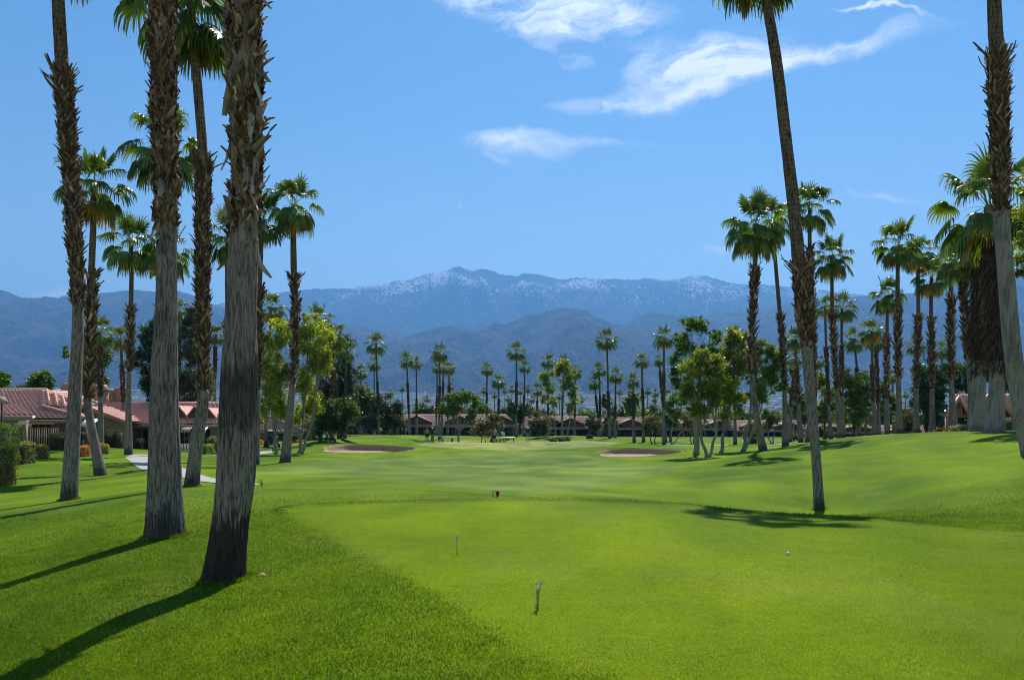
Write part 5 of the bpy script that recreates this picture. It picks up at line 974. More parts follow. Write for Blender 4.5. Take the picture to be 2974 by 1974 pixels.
def house_cart():
    Y = 100.0; zb = gz(X_(810, Y), Y) - .3; x0, x1 = X_(748, Y), X_(882, Y); ze = Z_(1251, Y - 1); zr = Z_(1219, Y + 3)
    root = empty('house', (0, 0, 0), 'small hip-roofed brown-tiled carport building behind the parked golf cart', 'house')
    box_part('wall', M['stucco'], root, (x0, X_(800, Y), Y, Y + 7, zb, ze - .05), (X_(858, Y), X_(868, Y), Y, Y + .45, zb, ze - .05))
    m = MB(); a, b = X_(770, Y + 3), X_(800, Y + 3); E = [(x0 - .8, Y - 1, ze), (x1 + .3, Y - 1, ze), (x1 + .3, Y + 8, ze), (x0 - .8, Y + 8, ze)]
    tile_plane(m, E[0], E[1], (a, Y + 3.5, zr), (b, Y + 3.5, zr), .5, .6); tile_plane(m, E[1], E[2], (b, Y + 3.5, zr), (b + .01, Y + 3.51, zr), .5, .6); tile_plane(m, E[2], E[3], (b, Y + 3.5, zr), (a, Y + 3.5, zr), .5, .6); tile_plane(m, E[3], E[0], (a, Y + 3.51, zr), (a, Y + 3.5, zr), .5, .6); m.build('roof', pbr('brown_roof_tile', (.30, .17, .13), .7, (3, .2), (0, 0), .3), root)
    box_part('fascia', M['fascia'], root, (x0 - .8, x1 + .3, Y - 1.1, Y - 1.01, ze - .3, ze - .01))
    box_part('post', M['stucco'], root, (x1 - .5, x1 - .1, Y - .6, Y - .2, zb, ze - .2)); box_part('back_wall', M['stucco_dark'], root, (X_(800, Y) + .003, x1, Y + 6, Y + 6.2, zb, ze - .05))
    window(root, X_(765, Y), X_(780, Y), Y, zb + .9, ze - .8, 2)
house_cart()
def far_house(px0, px1, Y, eave, ridge, gables, label, chims=(), hipl=14, hipr=14):
    x0, x1 = X_(px0, Y), X_(px1, Y); ze, zr = Z_(eave, Y - 1.2), Z_(ridge, Y + 5); zb = gz((x0 + x1) / 2, Y) - .6; k = Y / F
    root = empty('house', (0, 0, 0), label, 'house', 'low tile-roofed houses behind the green')
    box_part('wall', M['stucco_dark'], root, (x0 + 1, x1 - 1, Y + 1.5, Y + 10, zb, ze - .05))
    m = MB(); h0, h1 = x0 + hipl * k, x1 - hipr * k
    E = [(x0, Y - 1.2, ze), (x1, Y - 1.2, ze), (x1, Y + 11.2, ze), (x0, Y + 11.2, ze)]; Rr = [(h0, Y + 5, zr), (h1, Y + 5, zr)]
    tile_plane(m, E[0], E[1], Rr[0], Rr[1], .8, .9, .07); tile_plane(m, E[1], E[2], Rr[1], (h1, Y + 5.01, zr), .8, .9, .07); tile_plane(m, E[2], E[3], Rr[1], Rr[0], .8, .9, .07); tile_plane(m, E[3], E[0], (h0, Y + 5.01, zr), Rr[0], .8, .9, .07)
    m.tube([(h0, Y + 5, zr + .08), (h1, Y + 5, zr + .08)], .16, 6); m.build('roof', M['tile_far'], root)
    box_part('fascia', M['fascia'], root, (x0, x1, Y - 1.32, Y - 1.21, ze - .32, ze - .01))
    for gx in gables:
        gx0 = X_(gx, Y); hw = 44 * k; zt = zr - .35; yb = Y - 1.6; zb2 = ze + .75
        g = MB(); th = .16
        for s in (-1, 1):
            g.quadbox([(gx0, yb, zt), (gx0 + s * hw, yb, zb2), (gx0 + s * hw, Y + 5, zb2), (gx0, Y + 5, zt)][::s], [(gx0, yb, zt + th), (gx0 + s * hw, yb, zb2 + th), (gx0 + s * hw, Y + 5, zb2 + th), (gx0, Y + 5, zt + th)][::s])
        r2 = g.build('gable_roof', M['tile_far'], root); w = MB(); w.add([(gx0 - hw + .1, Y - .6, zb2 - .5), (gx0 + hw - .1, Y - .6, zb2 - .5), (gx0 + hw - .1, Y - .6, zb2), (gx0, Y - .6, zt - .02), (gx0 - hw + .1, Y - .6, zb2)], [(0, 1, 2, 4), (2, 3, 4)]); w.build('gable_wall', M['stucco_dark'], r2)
    n = max(3, int((x1 - x0) / 4.5))
    for q in range(n + 1): xx = x0 + 1 + (x1 - x0 - 2) * q / n; box_part('porch_post', M['fascia'] if q % 3 else M['stucco'], root, (xx - .12, xx + .12, Y - .9, Y - .65, zb, ze - .3))
    for q in range(n): xx = x0 + 1 + (x1 - x0 - 2) * (q + .5) / n; window(root, xx - 1.1, xx + 1.1, Y + 1.5, zb + .9, ze - .5, 2)
    for (cx, ct) in chims: chimney(root, X_(cx, Y + 7), Y + 7, Z_(ridge + 12, Y + 7), Z_(ct, Y + 7), 1.5)
    return root
far_house(990, 1140, 175, 1231, 1206, [1060], 'tiled house mostly hidden behind the grey olives at the left of the far row')
far_house(1146, 1503, 185, 1236, 1204, [1212, 1336, 1455], 'long tiled house with three gables behind the golfers, left part of the far row', hipl=24, hipr=34)
far_house(1512, 1722, 195, 1243, 1210, [1600, 1655], 'tiled house with a square chimney behind the thin lime-coloured trees', chims=[(1667, 1198)], hipl=16, hipr=8)
far_house(1726, 1905, 190, 1244, 1214, [1830, 1765], 'tiled house with wide gable between the trio of palms and the crooked palm', chims=[(1775, 1204)], hipl=8, hipr=14)
far_house(1908, 2120, 190, 1246, 1218, [1935, 2000, 2085], 'tiled house half hidden by the big pale-trunked trees', hipl=12, hipr=14)
far_house(2126, 2350, 185, 1250, 1222, [2190, 2285], 'tiled house behind the front-left palm of the right group', hipl=12, hipr=14)
far_house(2355, 2560, 175, 1256, 1232, [2400, 2480], 'low tiled house seen between the trunks of the right group', hipl=12, hipr=14)
far_house(2565, 2760, 168, 1262, 1236, [2630], 'low pale-tiled house low on the horizon left of the gabled house', hipl=12, hipr=14)
def house_right():
    Y = 60.0; zb = gz(X_(2860, Y), Y) - .8; ze = Z_(1212, Y); zr = Z_(1149, Y + 5); root = empty('house', (0, 0, 0), 'tan house with steep tiled cross gables behind the thick palms on the right hill', 'house')
    x0, x1 = X_(2741, Y), X_(3300, Y); wq = MB(); xb = X_(2744, Y + 9); wq.quadbox([(x0 + .4, Y + .3, zb), (x1, Y + .3, zb), (x1, Y + 9, zb), (xb, Y + 9, zb)], [(x0 + .4, Y + .3, ze), (x1, Y + .3, ze), (x1, Y + 9, ze), (xb, Y + 9, ze)]); wq.build('wall', M['stucco'], root)
    m = MB(); tile_plane(m, (x0 + .5, Y - .2, ze - .1), (x1, Y - .2, ze - .1), (X_(2772, Y + 5), Y + 5, zr), (x1, Y + 5, zr), .30, .4); m.tube([(X_(2772, Y + 5), Y + 5, zr + .06), (x1, Y + 5, zr + .06)], .1, 8); m.build('roof', M['tile'], root)
    for (gx, hw, zt, d) in ((2772, 37, 1152, 0), (2866, 64, 1132, .1), (2990, 70, 1128, .2)):
        g0 = X_(gx, Y); h = hw / F * Y; zt = Z_(zt, Y) ; zl = ze - .02; yf = Y - .6 - d; g = MB()
        for s in (-1, 1): 
            yk = Y + (1.2 if (s < 0 and gx < 2800) else 5); yk = Y + 4.2; sh_ = X_(gx, yk) - X_(gx, yf); a, b, c_, d_ = (g0 + s * h, yf, zl), (g0 + s * h + sh_, yk, zl), (g0, yf, zt), (g0 + sh_, yk, zt)
            tile_plane(g, a, b, c_, d_, .30, .4); g.tube([(g0, yf - .03, zt + .04), (g0 + s * h, yf - .03, zl + .04)], .09, 8)
        r2 = g.build('gable_roof', M['tile'], root); w = MB(); w.add([(g0 - h + .35, Y - d, zb), (g0 + h - .35, Y - d, zb), (g0 + h - .35, Y - d, zl + .35), (g0, Y - d, zt - .12), (g0 - h + .35, Y - d, zl + .35)], [(0, 1, 2, 4), (2, 3, 4)]); w.build('gable_wall', M['stucco'], r2)
        b = MB()
        for s in (-1, 1): b.quadbox([(g0, yf - .06, zt - .30), (g0 + s * h, yf - .06, zl - .26), (g0 + s * h, yf, zl - .26), (g0, yf, zt - .30)][::s], [(g0, yf - .06, zt - .03), (g0 + s * h, yf - .06, zl + 0), (g0 + s * h, yf, zl), (g0, yf, zt - .03)][::s])
        b.build('barge_board', M['fascia'], r2)
    box_part('door', M['black'], root, (X_(2783, Y), X_(2812, Y), Y - .05, Y - .003, zb, Z_(1212, Y))); box_part('door', M['black'], root, (X_(2944, Y), X_(2974, Y), Y - .28, Y - .203, zb, Z_(1207, Y)))
    lp = MB(); xx = X_(2800, Y); lp.box(xx - .08, xx + .08, Y - .2, Y - .05, Z_(1222, Y), Z_(1215, Y)); lp.build('wall_lamp', M['metal'], root)
house_right()

# ---------------------------------------------------------------- hedges, shrubs, flower bed
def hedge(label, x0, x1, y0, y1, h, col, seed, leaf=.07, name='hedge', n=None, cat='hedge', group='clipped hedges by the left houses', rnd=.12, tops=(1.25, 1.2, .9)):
    rng = np.random.RandomState(seed); cx, cy = (x0 + x1) / 2, (y0 + y1) / 2; z = min(gz(x0, cy), gz(x1, cy)) - .05; a, b = (x1 - x0) / 2, (y1 - y0) / 2
    n = n or int(min(26000, 420 * (2 * (a + b) * 2 * h + 4 * a * b) * (.07 / leaf) ** 2)); P = []; q = rng.uniform(-1, 1, (n, 3)); ax = rng.randint(0, 5, n)
    S = np.array([2 * b * h, 2 * b * h, 2 * a * h, 2 * a * h, 4 * a * b]); ax = rng.choice(5, n, p=S / S.sum())
    q[ax == 0, 0] = -1; q[ax == 1, 0] = 1; q[ax == 2, 1] = -1; q[ax == 3, 1] = 1; q[ax == 4, 2] = 1
    # rounded shoulders and a slightly uneven clip
    rr = np.maximum(np.abs(q[:, 0]), np.abs(q[:, 1])); q[:, 2] = np.where(q[:, 2] > .9, q[:, 2] - rnd * rr ** 6, q[:, 2]); q[:, :2] *= (1 - rnd * np.clip(q[:, 2:3], 0, 1) ** 5)
    P = np.stack([cx + q[:, 0] * a, cy + q[:, 1] * b, z + (q[:, 2] + 1) / 2 * h], 1); P += (fbm(P[:, 0] * 3, P[:, 1] * 3, P[:, 2] * 3, seed=seed)[:, None] - .5) * .22 + rng.normal(size=(n, 3)) * .025
    d = rng.normal(size=(n, 3)); d /= np.linalg.norm(d, axis=1)[:, None]; e = np.cross(d, rng.normal(size=(n, 3))); e /= np.linalg.norm(e, axis=1)[:, None]; s = leaf * rng.uniform(.6, 1.3, (n, 1))
    V = np.stack([P - d * s * .6, P + e * s * .35, P + d * s * .6, P - e * s * .35], 1).reshape(-1, 3)
    C = np.array(col) * 2.0 * rng.uniform(.5, 1.6, (n, 1)); C = np.where((q[:, 2] > .75)[:, None], C * np.array(tops), C)  # top leaves lightened and warmed in their colour to look sunlit
    root = empty(name, (cx, cy, z), label, cat, group); V = V - np.array([cx, cy, z]); link('foliage', make_mesh('foliage', V, [np.arange(len(V)).reshape(-1, 4)], M['hedge'], np.repeat(C, 4, axis=0)), root)
    k = MB(); k.quadbox([(-a * .9, -b * .9, -.1), (a * .9, -b * .9, -.1), (a * .9, b * .9, -.1), (-a * .9, b * .9, -.1)], [(-a * .78, -b * .78, h * .88), (a * .78, -b * .78, h * .88), (a * .78, b * .78, h * .88), (-a * .78, b * .78, h * .88)]); k.build('branches', M['bark_dark'], root)
    return root
def hb(px0, px1, Y, depth, h):
    depth = min(depth, 1.0 if px1 < 400 else 1.6); a, b = X_(px0, Y if px0 < CX else Y + depth), X_(px1, Y + depth if px1 < CX else Y)
    return dict(x0=min(a, b - .5), x1=b, y0=Y, y1=Y + depth, h=h)
HG = (.10, .115, .025)
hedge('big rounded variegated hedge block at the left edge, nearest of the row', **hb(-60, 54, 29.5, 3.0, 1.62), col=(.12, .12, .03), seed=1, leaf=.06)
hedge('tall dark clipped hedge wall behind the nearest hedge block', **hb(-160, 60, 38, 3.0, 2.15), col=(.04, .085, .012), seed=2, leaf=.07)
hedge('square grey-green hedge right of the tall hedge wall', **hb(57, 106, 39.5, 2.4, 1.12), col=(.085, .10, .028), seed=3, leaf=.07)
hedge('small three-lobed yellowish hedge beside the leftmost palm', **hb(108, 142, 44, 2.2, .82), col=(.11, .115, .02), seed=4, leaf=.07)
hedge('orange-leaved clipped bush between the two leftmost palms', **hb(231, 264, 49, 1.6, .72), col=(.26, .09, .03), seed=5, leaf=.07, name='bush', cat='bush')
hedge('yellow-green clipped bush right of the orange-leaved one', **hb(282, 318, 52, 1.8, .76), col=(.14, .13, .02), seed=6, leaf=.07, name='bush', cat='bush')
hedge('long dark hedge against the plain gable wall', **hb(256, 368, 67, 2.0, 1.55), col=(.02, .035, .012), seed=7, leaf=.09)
hedge('dark hedge under the long low roof, left of the grooved trunk', **hb(392, 436, 70, 1.8, 1.0), col=(.02, .035, .012), seed=8, leaf=.09)
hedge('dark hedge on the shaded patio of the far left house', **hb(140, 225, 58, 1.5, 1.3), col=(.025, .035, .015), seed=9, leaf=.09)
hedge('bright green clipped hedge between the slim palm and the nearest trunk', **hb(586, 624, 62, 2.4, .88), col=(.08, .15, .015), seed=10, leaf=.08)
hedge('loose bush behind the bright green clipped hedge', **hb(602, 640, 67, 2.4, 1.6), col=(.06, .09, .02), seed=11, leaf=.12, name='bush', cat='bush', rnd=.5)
hedge('dark hedge in front of the carport building', **hb(845, 888, 97, 2, .9), col=(.03, .06, .012), seed=12, leaf=.14)
hedge('dark low bush at the right side of the carport', **hb(886, 905, 96, 2, 1.3), col=(.03, .055, .012), seed=13, leaf=.14, name='bush', cat='bush', rnd=.4)
hedge('bed of reddish flowers beside the carport lawn', **hb(850, 893, 93.5, 2.2, .3), col=(.22, .06, .03), seed=14, leaf=.12, name='flower_bed', cat='flower bed', group=None, rnd=.4)
hedge('orange flowers at the corner of the carport building', **hb(752, 766, 90, 1.2, .6), col=(.30, .14, .03), seed=15, leaf=.10, name='flower_bed', cat='flower bed', group=None, rnd=.5)
hedge('rust-coloured ground cover on the hill crest by the gabled house', **hb(2722, 2768, 52, 2.0, .35), col=(.22, .08, .04), seed=16, leaf=.1, name='flower_bed', cat='flower bed', group=None, rnd=.5)
hedge('pale clipped shrub at the gabled house door', **hb(2784, 2812, 50, 1.2, .5), col=(.14, .15, .10), seed=17, leaf=.08, name='bush', cat='bush', group=None, rnd=.5)
for k, (a, b, h) in enumerate(((1596, 1618, .45), (1622, 1640, .5), (1644, 1656, .5))): hedge(['left', 'middle', 'right'][k] + ' one of three dark bushes on the sand strip behind the green', **hb(a, b, 100.5, 1.0, h), col=(.02, .035, .02), seed=20 + k, leaf=.12, name='bush', cat='bush', group='bushes behind the green', rnd=.5)
hedge('dark low bush on the mound right of the sand strip', **hb(1703, 1722, 108, 1.5, .6), col=(.02, .035, .02), seed=24, leaf=.14, name='bush', cat='bush', group='bushes behind the green', rnd=.5)
hedge('low bush right of the path behind the big trees', **hb(2340, 2362, 92, 1.5, .8), col=(.05, .07, .03), seed=25, leaf=.14, name='bush', cat='bush', group=None, rnd=.5)
hedge('grey-green bush at the foot of the front-left palm row', **hb(2172, 2200, 94, 1.5, .9), col=(.02, .03, .015), seed=26, leaf=.14, name='bush', cat='bush', group=None, rnd=.5)

# ---------------------------------------------------------------- lamp post, tee furniture, balls
def lamp():
    Y = 50.0; x = X_(5, Y); z = gz(x, Y); root = empty('lamp_post', (x, Y, z), 'cream-shaded lamp on a dark pole at the left edge before the porch roof', 'lamp post')
    t = Z_(1168, Y) - z; m = MB(); m.tube([(0, 0, 0), (0, 0, t)], [.06, .045], 10); m.tube([(0, 0, 0), (0, 0, .3)], .1, 10); m.build('pole', M['black'], root, smooth=False)
    s = MB(); s.tube([(0, 0, t - .05), (0, 0, t + .08), (0, 0, t + .30), (0, 0, t + .38)], [.34, .36, .20, .05], 16); s.build('lamp_shade', M['fascia'], root)
lamp()
def stick(name, label, px, py, h, fork=False, group=None):
    Y = 1.65 * F / (py - HY); b = onground(px, py, Y); root = empty(name, b, label, 'tee stake', group); m = MB(); r = .0065
    if fork:
        m.tube([(0, 0, -.02), (.004, 0, h * .5), (.016, 0, h * .8), (.032, -.01, h)], r * 1.2, 8); m.tube([(-.002, .01, -.02), (-.006, .01, h * .6), (-.012, .012, h * .92), (-.018, .02, h * .97)], r * 1.1, 8)
        c = MB()
        for p_ in ((.032, -.01, h), (-.018, .02, h * .96), (.002, -.012, h * .78), (-.014, -.008, h * .25)): c.tube([(p_[0], p_[1], p_[2] - .010), (p_[0], p_[1], p_[2] - .005), (p_[0], p_[1], p_[2] + .006), (p_[0], p_[1], p_[2] + .01)], [.004, .010, .010, .003], 10)
        m.tube([(-.012, -.012, .02), (-.012, -.010, .06)], .010, 8)
    else:
        m.tube([(0, 0, -.02), (0, 0, h)], [r, r * .9], 8); c = MB(); c.tube([(0, 0, h - .004), (0, 0, h + .004), (0, 0, h + .012)], [.007, .011, .004], 10); c.tube([(.004, -.004, h * .66), (.004, -.004, h * .76)], .0075, 8)
    m.build('shaft', M['metal'], root, smooth=True); c.build('knob', pbr('polished_knob', (.8, .82, .8), .12, (9, .05), (0, 0), .6, metal=1.0), root, smooth=True)
stick('tee_stake', 'single thin upright metal stake on the tee left of centre', 1327, 1612, .245)
stick('tee_stake', 'forked pair of thin metal stakes standing on the near tee', 1562, 1774, .25, True)
stick('tee_stake', 'tiny brass forked stake beside the red tee marker', 1432, 1440, .15, True)
def marker():
    Y = 1.65 * F / (1440 - HY); b = onground(1445, 1440, Y); root = empty('tee_marker', b, 'small dark red wedge tee marker, wide at the top, beyond the tee edge', 'tee marker')
    m = MB(); m.quadbox([(-.016, -.016, 0), (.016, -.016, 0), (.016, .016, 0), (-.016, .016, 0)], [(-.052, -.03, .135), (.052, -.03, .135), (.052, .03, .135), (-.052, .03, .135)]); m.build('wedge', M['red'], root, bevel=.004)
    s = MB(); s.tube([(0, 0, -.05), (0, 0, .01)], .006, 6); s.build('spike', M['metal'], root)
marker()
def rope():
    Y = 23.5; b = onground(757, 1424, Y); root = empty('rope_stake', b, 'small orange-brown looped rope stake at the end of the cart path', 'stake'); m = MB()
    m.tube([(0.02, 0, -.03), (.03, 0, .12), (-.02, 0, .20), (-.06, 0, .14), (-.02, 0, .10), (.04, 0, .16), (.05, 0, .02)], .012, 7); m.tube([(-.05, .02, .19), (.06, .02, .18)], .010, 6); m.build('rope', M['orange'], root, smooth=True)
rope()
def ball(label, px, py, Y=None, col='white'):
    Y = Y or 1.65 * F / (py - HY); b = onground(px, py, Y); me = bpy.data.meshes.new('golf_ball'); import bmesh
    bm = bmesh.new(); bmesh.ops.create_icosphere(bm, subdivisions=4, radius=.0214)
    for v in bm.verts:
        n = v.co.normalized(); v.co *= 1 - .02 * max(0, math.sin(n.x * 38) * math.sin(n.y * 38) * math.sin(n.z * 38 + .7))
    bm.to_mesh(me); bm.free(); me.materials.append(M[col]); me.polygons.foreach_set('use_smooth', [True] * len(me.polygons)); o = link('golf_ball', me, None, (b[0], b[1], b[2] + .026)); tag(o, label, 'golf ball')
ball('white golf ball lying on the tee at right', 2288, 1612)
ball('golf ball on the rough low on the hill right of centre', 2281, 1402, 27)
ball('golf ball on the fairway below the green, left of centre', 1263, 1325, 70)
M['leafdry'] = pbr('dry_leaf', (.35, .27, .16), .8, (30, .2), (0, 0), .2)
def litter(label, px, py, Y, s):
    b = onground(px, py, Y); m = MB(); m.add([(-s, 0, .01), (0, -s * .5, .03), (s, 0, .012), (0, s * .5, .05), (-s, 0, .015), (0, -s * .5, .035), (s, 0, .017), (0, s * .5, .055)], [(0, 1, 2, 3), (7, 6, 5, 4)]); tag(m.build('fallen_leaf', M['leafdry'], None, at=b + np.array([0, 0, .02])), label, 'leaf')
litter('pale fallen leaf on the hill below the thickest fan palm', 2895, 1292, 31, .10)
litter('dry scrap of leaf on the grass right of the nearest trunk', 762, 1660, 8.9, .05)

# flags
def flag(label, px, pyb, Y, h, mat, cloth_w=.45, dx=1):
    b = onground(px, pyb, Y); root = empty('golf_flag', b, label, 'flag', 'golf hole flags'); m = MB(); m.tube([(0, 0, -.1), (0, 0, h)], .018, 8); m.build('pole', M['flag_white'], root)
    n = 8; V = []; 
    for i in range(n + 1):
        t = i / n
        for j in (0, 1): V.append((dx * (t * cloth_w * .8), .05 * math.sin(t * 5), h - .02 - j * .42 * (1 - .15 * t) - t * .16))
    fs = [(2 * i, 2 * i + 1, 2 * i + 3, 2 * i + 2) for i in range(n)]; c = MB(); c.add(V, fs); o = c.build('cloth', mat, root); s = o.modifiers.new('s', 'SOLIDIFY'); s.thickness = .008
flag('yellow flag on a pole before the grey olives, left of the green', 1103, 1264, 118, 1.15, M['yellow'], .5)
flag('white flag hanging on a thin pole near the middle of the green', 1457, 1278, 97, 1.5, M['flag_white'], .5)

# ---------------------------------------------------------------- people
def skin_part(name, V, E, R, mat, parent, sub=2, root_i=0):
    me = bpy.data.meshes.new(name); me.from_pydata([tuple(v) for v in V], E, []); me.materials.append(mat)
    o = link(name, me, parent); s = o.modifiers.new('skin', 'SKIN'); s.use_smooth_shade = True
    for i, d in enumerate(me.skin_vertices[0].data if len(me.skin_vertices) else []): d.radius = (R[i], R[i]) if np.isscalar(R[i]) else R[i]; d.use_root = (i == root_i)
    o.modifiers.new('sub', 'SUBSURF').levels = sub; o.modifiers['sub'].render_levels = sub
    return o
def add_skin_layer(me):
    pass
def person(label, px, py, Y, face, pose, cl, H=1.76, group='golfers on the green'):
    """pose: dict of joint offsets in metres for a 1.76 m figure facing -Y (towards the camera); face = heading in degrees"""
    b = onground(px, py, Y); root = empty('person', b, label, 'person', group); root.rotation_euler = (0, 0, rad(face)); s = H / 1.76; root.scale = (s, s, s)
    J = dict(pel=(0, 0, .95), wai=(0, .01, 1.08), che=(0, .01, 1.30), nek=(0, .01, 1.46), hed=(0, -.01, 1.56), top=(0, 0, 1.70), sl=(-.17, .01, 1.41), sr=(.17, .01, 1.41), el=(-.24, .03, 1.14), er=(.24, .03, 1.14), wl=(-.25, -.05, .90), wr=(.25, -.05, .90),
             hl=(-.09, 0, .92), hr=(.09, 0, .92), kl=(-.10, -.02, .50), kr=(.10, -.02, .50), al=(-.10, .03, .09), ar=(.10, .03, .09), tl=(-.11, -.13, .03), tr=(.11, -.13, .03))
    J.update(pose); K = list(J); V = [np.array(J[k]) for k in K]; I = {k: i for i, k in enumerate(K)}
    rad_ = dict(pel=(.15, .11), wai=(.135, .10), che=(.15, .11), nek=.06, hed=(.078, .09), top=(.065, .075), sl=.062, sr=.062, el=.045, er=.045, wl=.03, wr=.03, hl=.09, hr=.09, kl=.058, kr=.058, al=.042, ar=.042, tl=.035, tr=.035); R = [rad_[k] for k in K]
    E = [('pel', 'wai'), ('wai', 'che'), ('che', 'nek'), ('nek', 'hed'), ('hed', 'top'), ('che', 'sl'), ('che', 'sr'), ('sl', 'el'), ('sr', 'er'), ('el', 'wl'), ('er', 'wr'), ('pel', 'hl'), ('pel', 'hr'), ('hl', 'kl'), ('hr', 'kr'), ('kl', 'al'), ('kr', 'ar'), ('al', 'tl'), ('ar', 'tr')]
    E = [(I[a], I[c]) for a, c in E]
    for w, e, sgn in (('wl', 'el', -1), ('wr', 'er', 1)):
        d = np.array(J[w]) - np.array(J[e]); d = d / np.linalg.norm(d); side = np.array([0, 1., 0]) - d * d[1]; side /= np.linalg.norm(side) + 1e-6; V.append(V[I[w]] + d * .08); R.append(.034); pi = len(V) - 1; E.append((I[w], pi)); nrm = np.cross(d, side)
        for q in range(4):
            base = V[pi] + side * (q - 1.5) * .02 + d * .02; L = (.06, .07, .066, .05)[q]; V.append(base + d * L * .55); R.append(.009); V.append(base + d * L + nrm * .02 * -sgn); R.append(.007); E += [(pi, len(V) - 2), (len(V) - 2, len(V) - 1)]
        V.append(V[I[w]] + d * .05 - side * .05); R.append(.01); V.append(V[-1] + d * .03); R.append(.008); E += [(pi, len(V) - 2), (len(V) - 2, len(V) - 1)]
    V.append(V[I['hed']] + np.array([0, -.095, -.005])); R.append(.016); E.append((I['hed'], len(V) - 1))          # nose
    for sx in (-1, 1): V.append(V[I['hed']] + np.array([sx * .085, .005, 0])); R.append(.018); E.append((I['hed'], len(V) - 1))
    body_skin(root, 'body', V, E, R, M['skin'])
    def part(name, keys, edges, radii, mat):
        vv = [np.array(J[k]) if isinstance(k, str) else np.array(k) for k in keys]; body_skin(root, name, vv, edges, radii, mat)
    g = lambda a, c, t: tuple(np.array(J[a]) * (1 - t) + np.array(J[c]) * t)
    part('shirt', ['pel', 'wai', 'che', 'nek', 'sl', 'sr', g('sl', 'el', cl.get('sleeve', .6)), g('sr', 'er', cl.get('sleeve', .6))], [(0, 1), (1, 2), (2, 3), (2, 4), (2, 5), (4, 6), (5, 7)], [(.175, .135), (.165, .125), (.18, .135), .075, .088, .088, .072, .072], cl['shirt'])
    lg = cl.get('leg', .8)
    if lg > .5: kk = ['pel', 'hl', 'hr', 'kl', 'kr', g('kl', 'al', .9), g('kr', 'ar', .9)]; ed = [(0, 1), (0, 2), (1, 3), (2, 4), (3, 5), (4, 6)]; rr = [(.165, .13), .115, .115, .082, .082, .07, .07]
    else: kk = ['pel', 'hl', 'hr', g('hl', 'kl', .8), g('hr', 'kr', .8)]; ed = [(0, 1), (0, 2), (1, 3), (2, 4)]; rr = [(.165, .13), .115, .115, .095, .095]
    part('trousers' if lg > .5 else 'shorts', kk, ed, rr, cl['pants'])
    for a, t in (('al', 'tl'), ('ar', 'tr')): part('shoe', [tuple(np.array(J[a]) + (0, .03, -.03)), tuple(np.array(J[t]) + (0, -.02, .01))], [(0, 1)], [.055, .045], cl.get('shoe', M['white']))
    h = np.array(J['hed']); hm = MB(); hm.tube([h + (0, .0, .03), h + (0, .01, .09), h + (0, .01, .14), h + (0, .01, .17)], [.105, .112, .09, .03], 12, cap=True)
    if cl.get('brim'): hm.tube([h + (0, -.03, .045), h + (0, -.03, .06)], [.15, .148], 12)
    hm.build('cap' if cl.get('cap') else 'hair', cl.get('cap') or cl.get('hair') or M['bark_dark'], root, smooth=True)
    return root
def body_skin(root, name, V, E, R, mat):
    import bmesh
    me = bpy.data.meshes.new(name); me.from_pydata([tuple(map(float, v)) for v in V], E, []); me.materials.append(mat)
    bm = bmesh.new(); bm.from_mesh(me); ly = bm.verts.layers.skin.verify(); bm.verts.ensure_lookup_table()
    for i, v in enumerate(bm.verts): r = R[i]; v[ly].radius = (r, r) if np.isscalar(r) else r; v[ly].use_root = (i == 0)
    bm.to_mesh(me); bm.free(); o = link(name, me, root); o.modifiers.new('skin', 'SKIN').use_smooth_shade = True
    q = o.modifiers.new('sub', 'SUBSURF'); q.levels = q.render_levels = 2
    return o
YSH = cloth('shirt_yellow', (.34, .30, .06)); NAVY = cloth('shirt_navy', (.02, .06, .12)); KH = cloth('khaki_trousers', (.16, .15, .09)); BLK = cloth('black_shorts', (.015, .015, .018)); BLU = cloth('shirt_blue', (.012, .05, .22)); GRY = cloth('grey_shorts', (.16, .21, .22)); LIL = cloth('shirt_lilac_grey', (.20, .20, .26)); PALE = cloth('shirt_pale_blue', (.28, .42, .46)); LIL2 = cloth('shirt_lavender', (.45, .45, .58)); CAPW = cloth('white_cap', (.6, .62, .66))
person('golfer in yellow shirt and black shorts walking away at the left of the green', 1240, 1285, 93, 180, dict(kl=(-.10, -.16, .52), al=(-.10, .02, .12), tl=(-.11, -.12, .06), kr=(.10, .04, .50), ar=(.11, .26, .14), tr=(.11, .20, .03), el=(-.27, -.08, 1.16), wl=(-.26, -.26, .98), er=(.27, .14, 1.16), wr=(.27, .04, .94)), dict(shirt=YSH, pants=BLK, leg=.3, hair=M['bark_dark']))
person('golfer in dark blue top and khaki trousers standing right beside the yellow-shirted one', 1256, 1285, 92.5, 150, dict(er=(.26, -.10, 1.16), wr=(.16, -.28, 1.18), el=(-.28, -.05, 1.15), wl=(-.24, -.26, 1.08)), dict(shirt=NAVY, pants=KH, cap=CAPW, brim=1, shoe=BLK), H=1.84)
person('golfer in royal blue shirt, white cap and grey shorts standing on the green', 1533, 1286, 93, 175, dict(er=(.31, .0, 1.17), wr=(.20, -.20, 1.06), el=(-.31, .0, 1.17), wl=(-.22, -.20, 1.06), kl=(-.12, 0, .5), kr=(.12, 0, .5), al=(-.12, .03, .09), ar=(.12, .03, .09), tl=(-.14, -.12, .03), tr=(.14, -.12, .03)), dict(shirt=BLU, pants=GRY, leg=.4, cap=CAPW, brim=1), H=1.84)
person('golfer in lilac-grey bending beside a push cart near the white flag', 1436, 1279, 96, 40, dict(che=(0, -.12, 1.24), nek=(0, -.2, 1.37), hed=(0, -.27, 1.45), top=(0, -.29, 1.58), sl=(-.17, -.15, 1.33), sr=(.17, -.15, 1.33), el=(-.22, -.34, 1.14), er=(.22, -.34, 1.14), wl=(-.16, -.52, .98), wr=(.16, -.52, .98)), dict(shirt=LIL, pants=BLK, leg=.35, cap=CAPW))
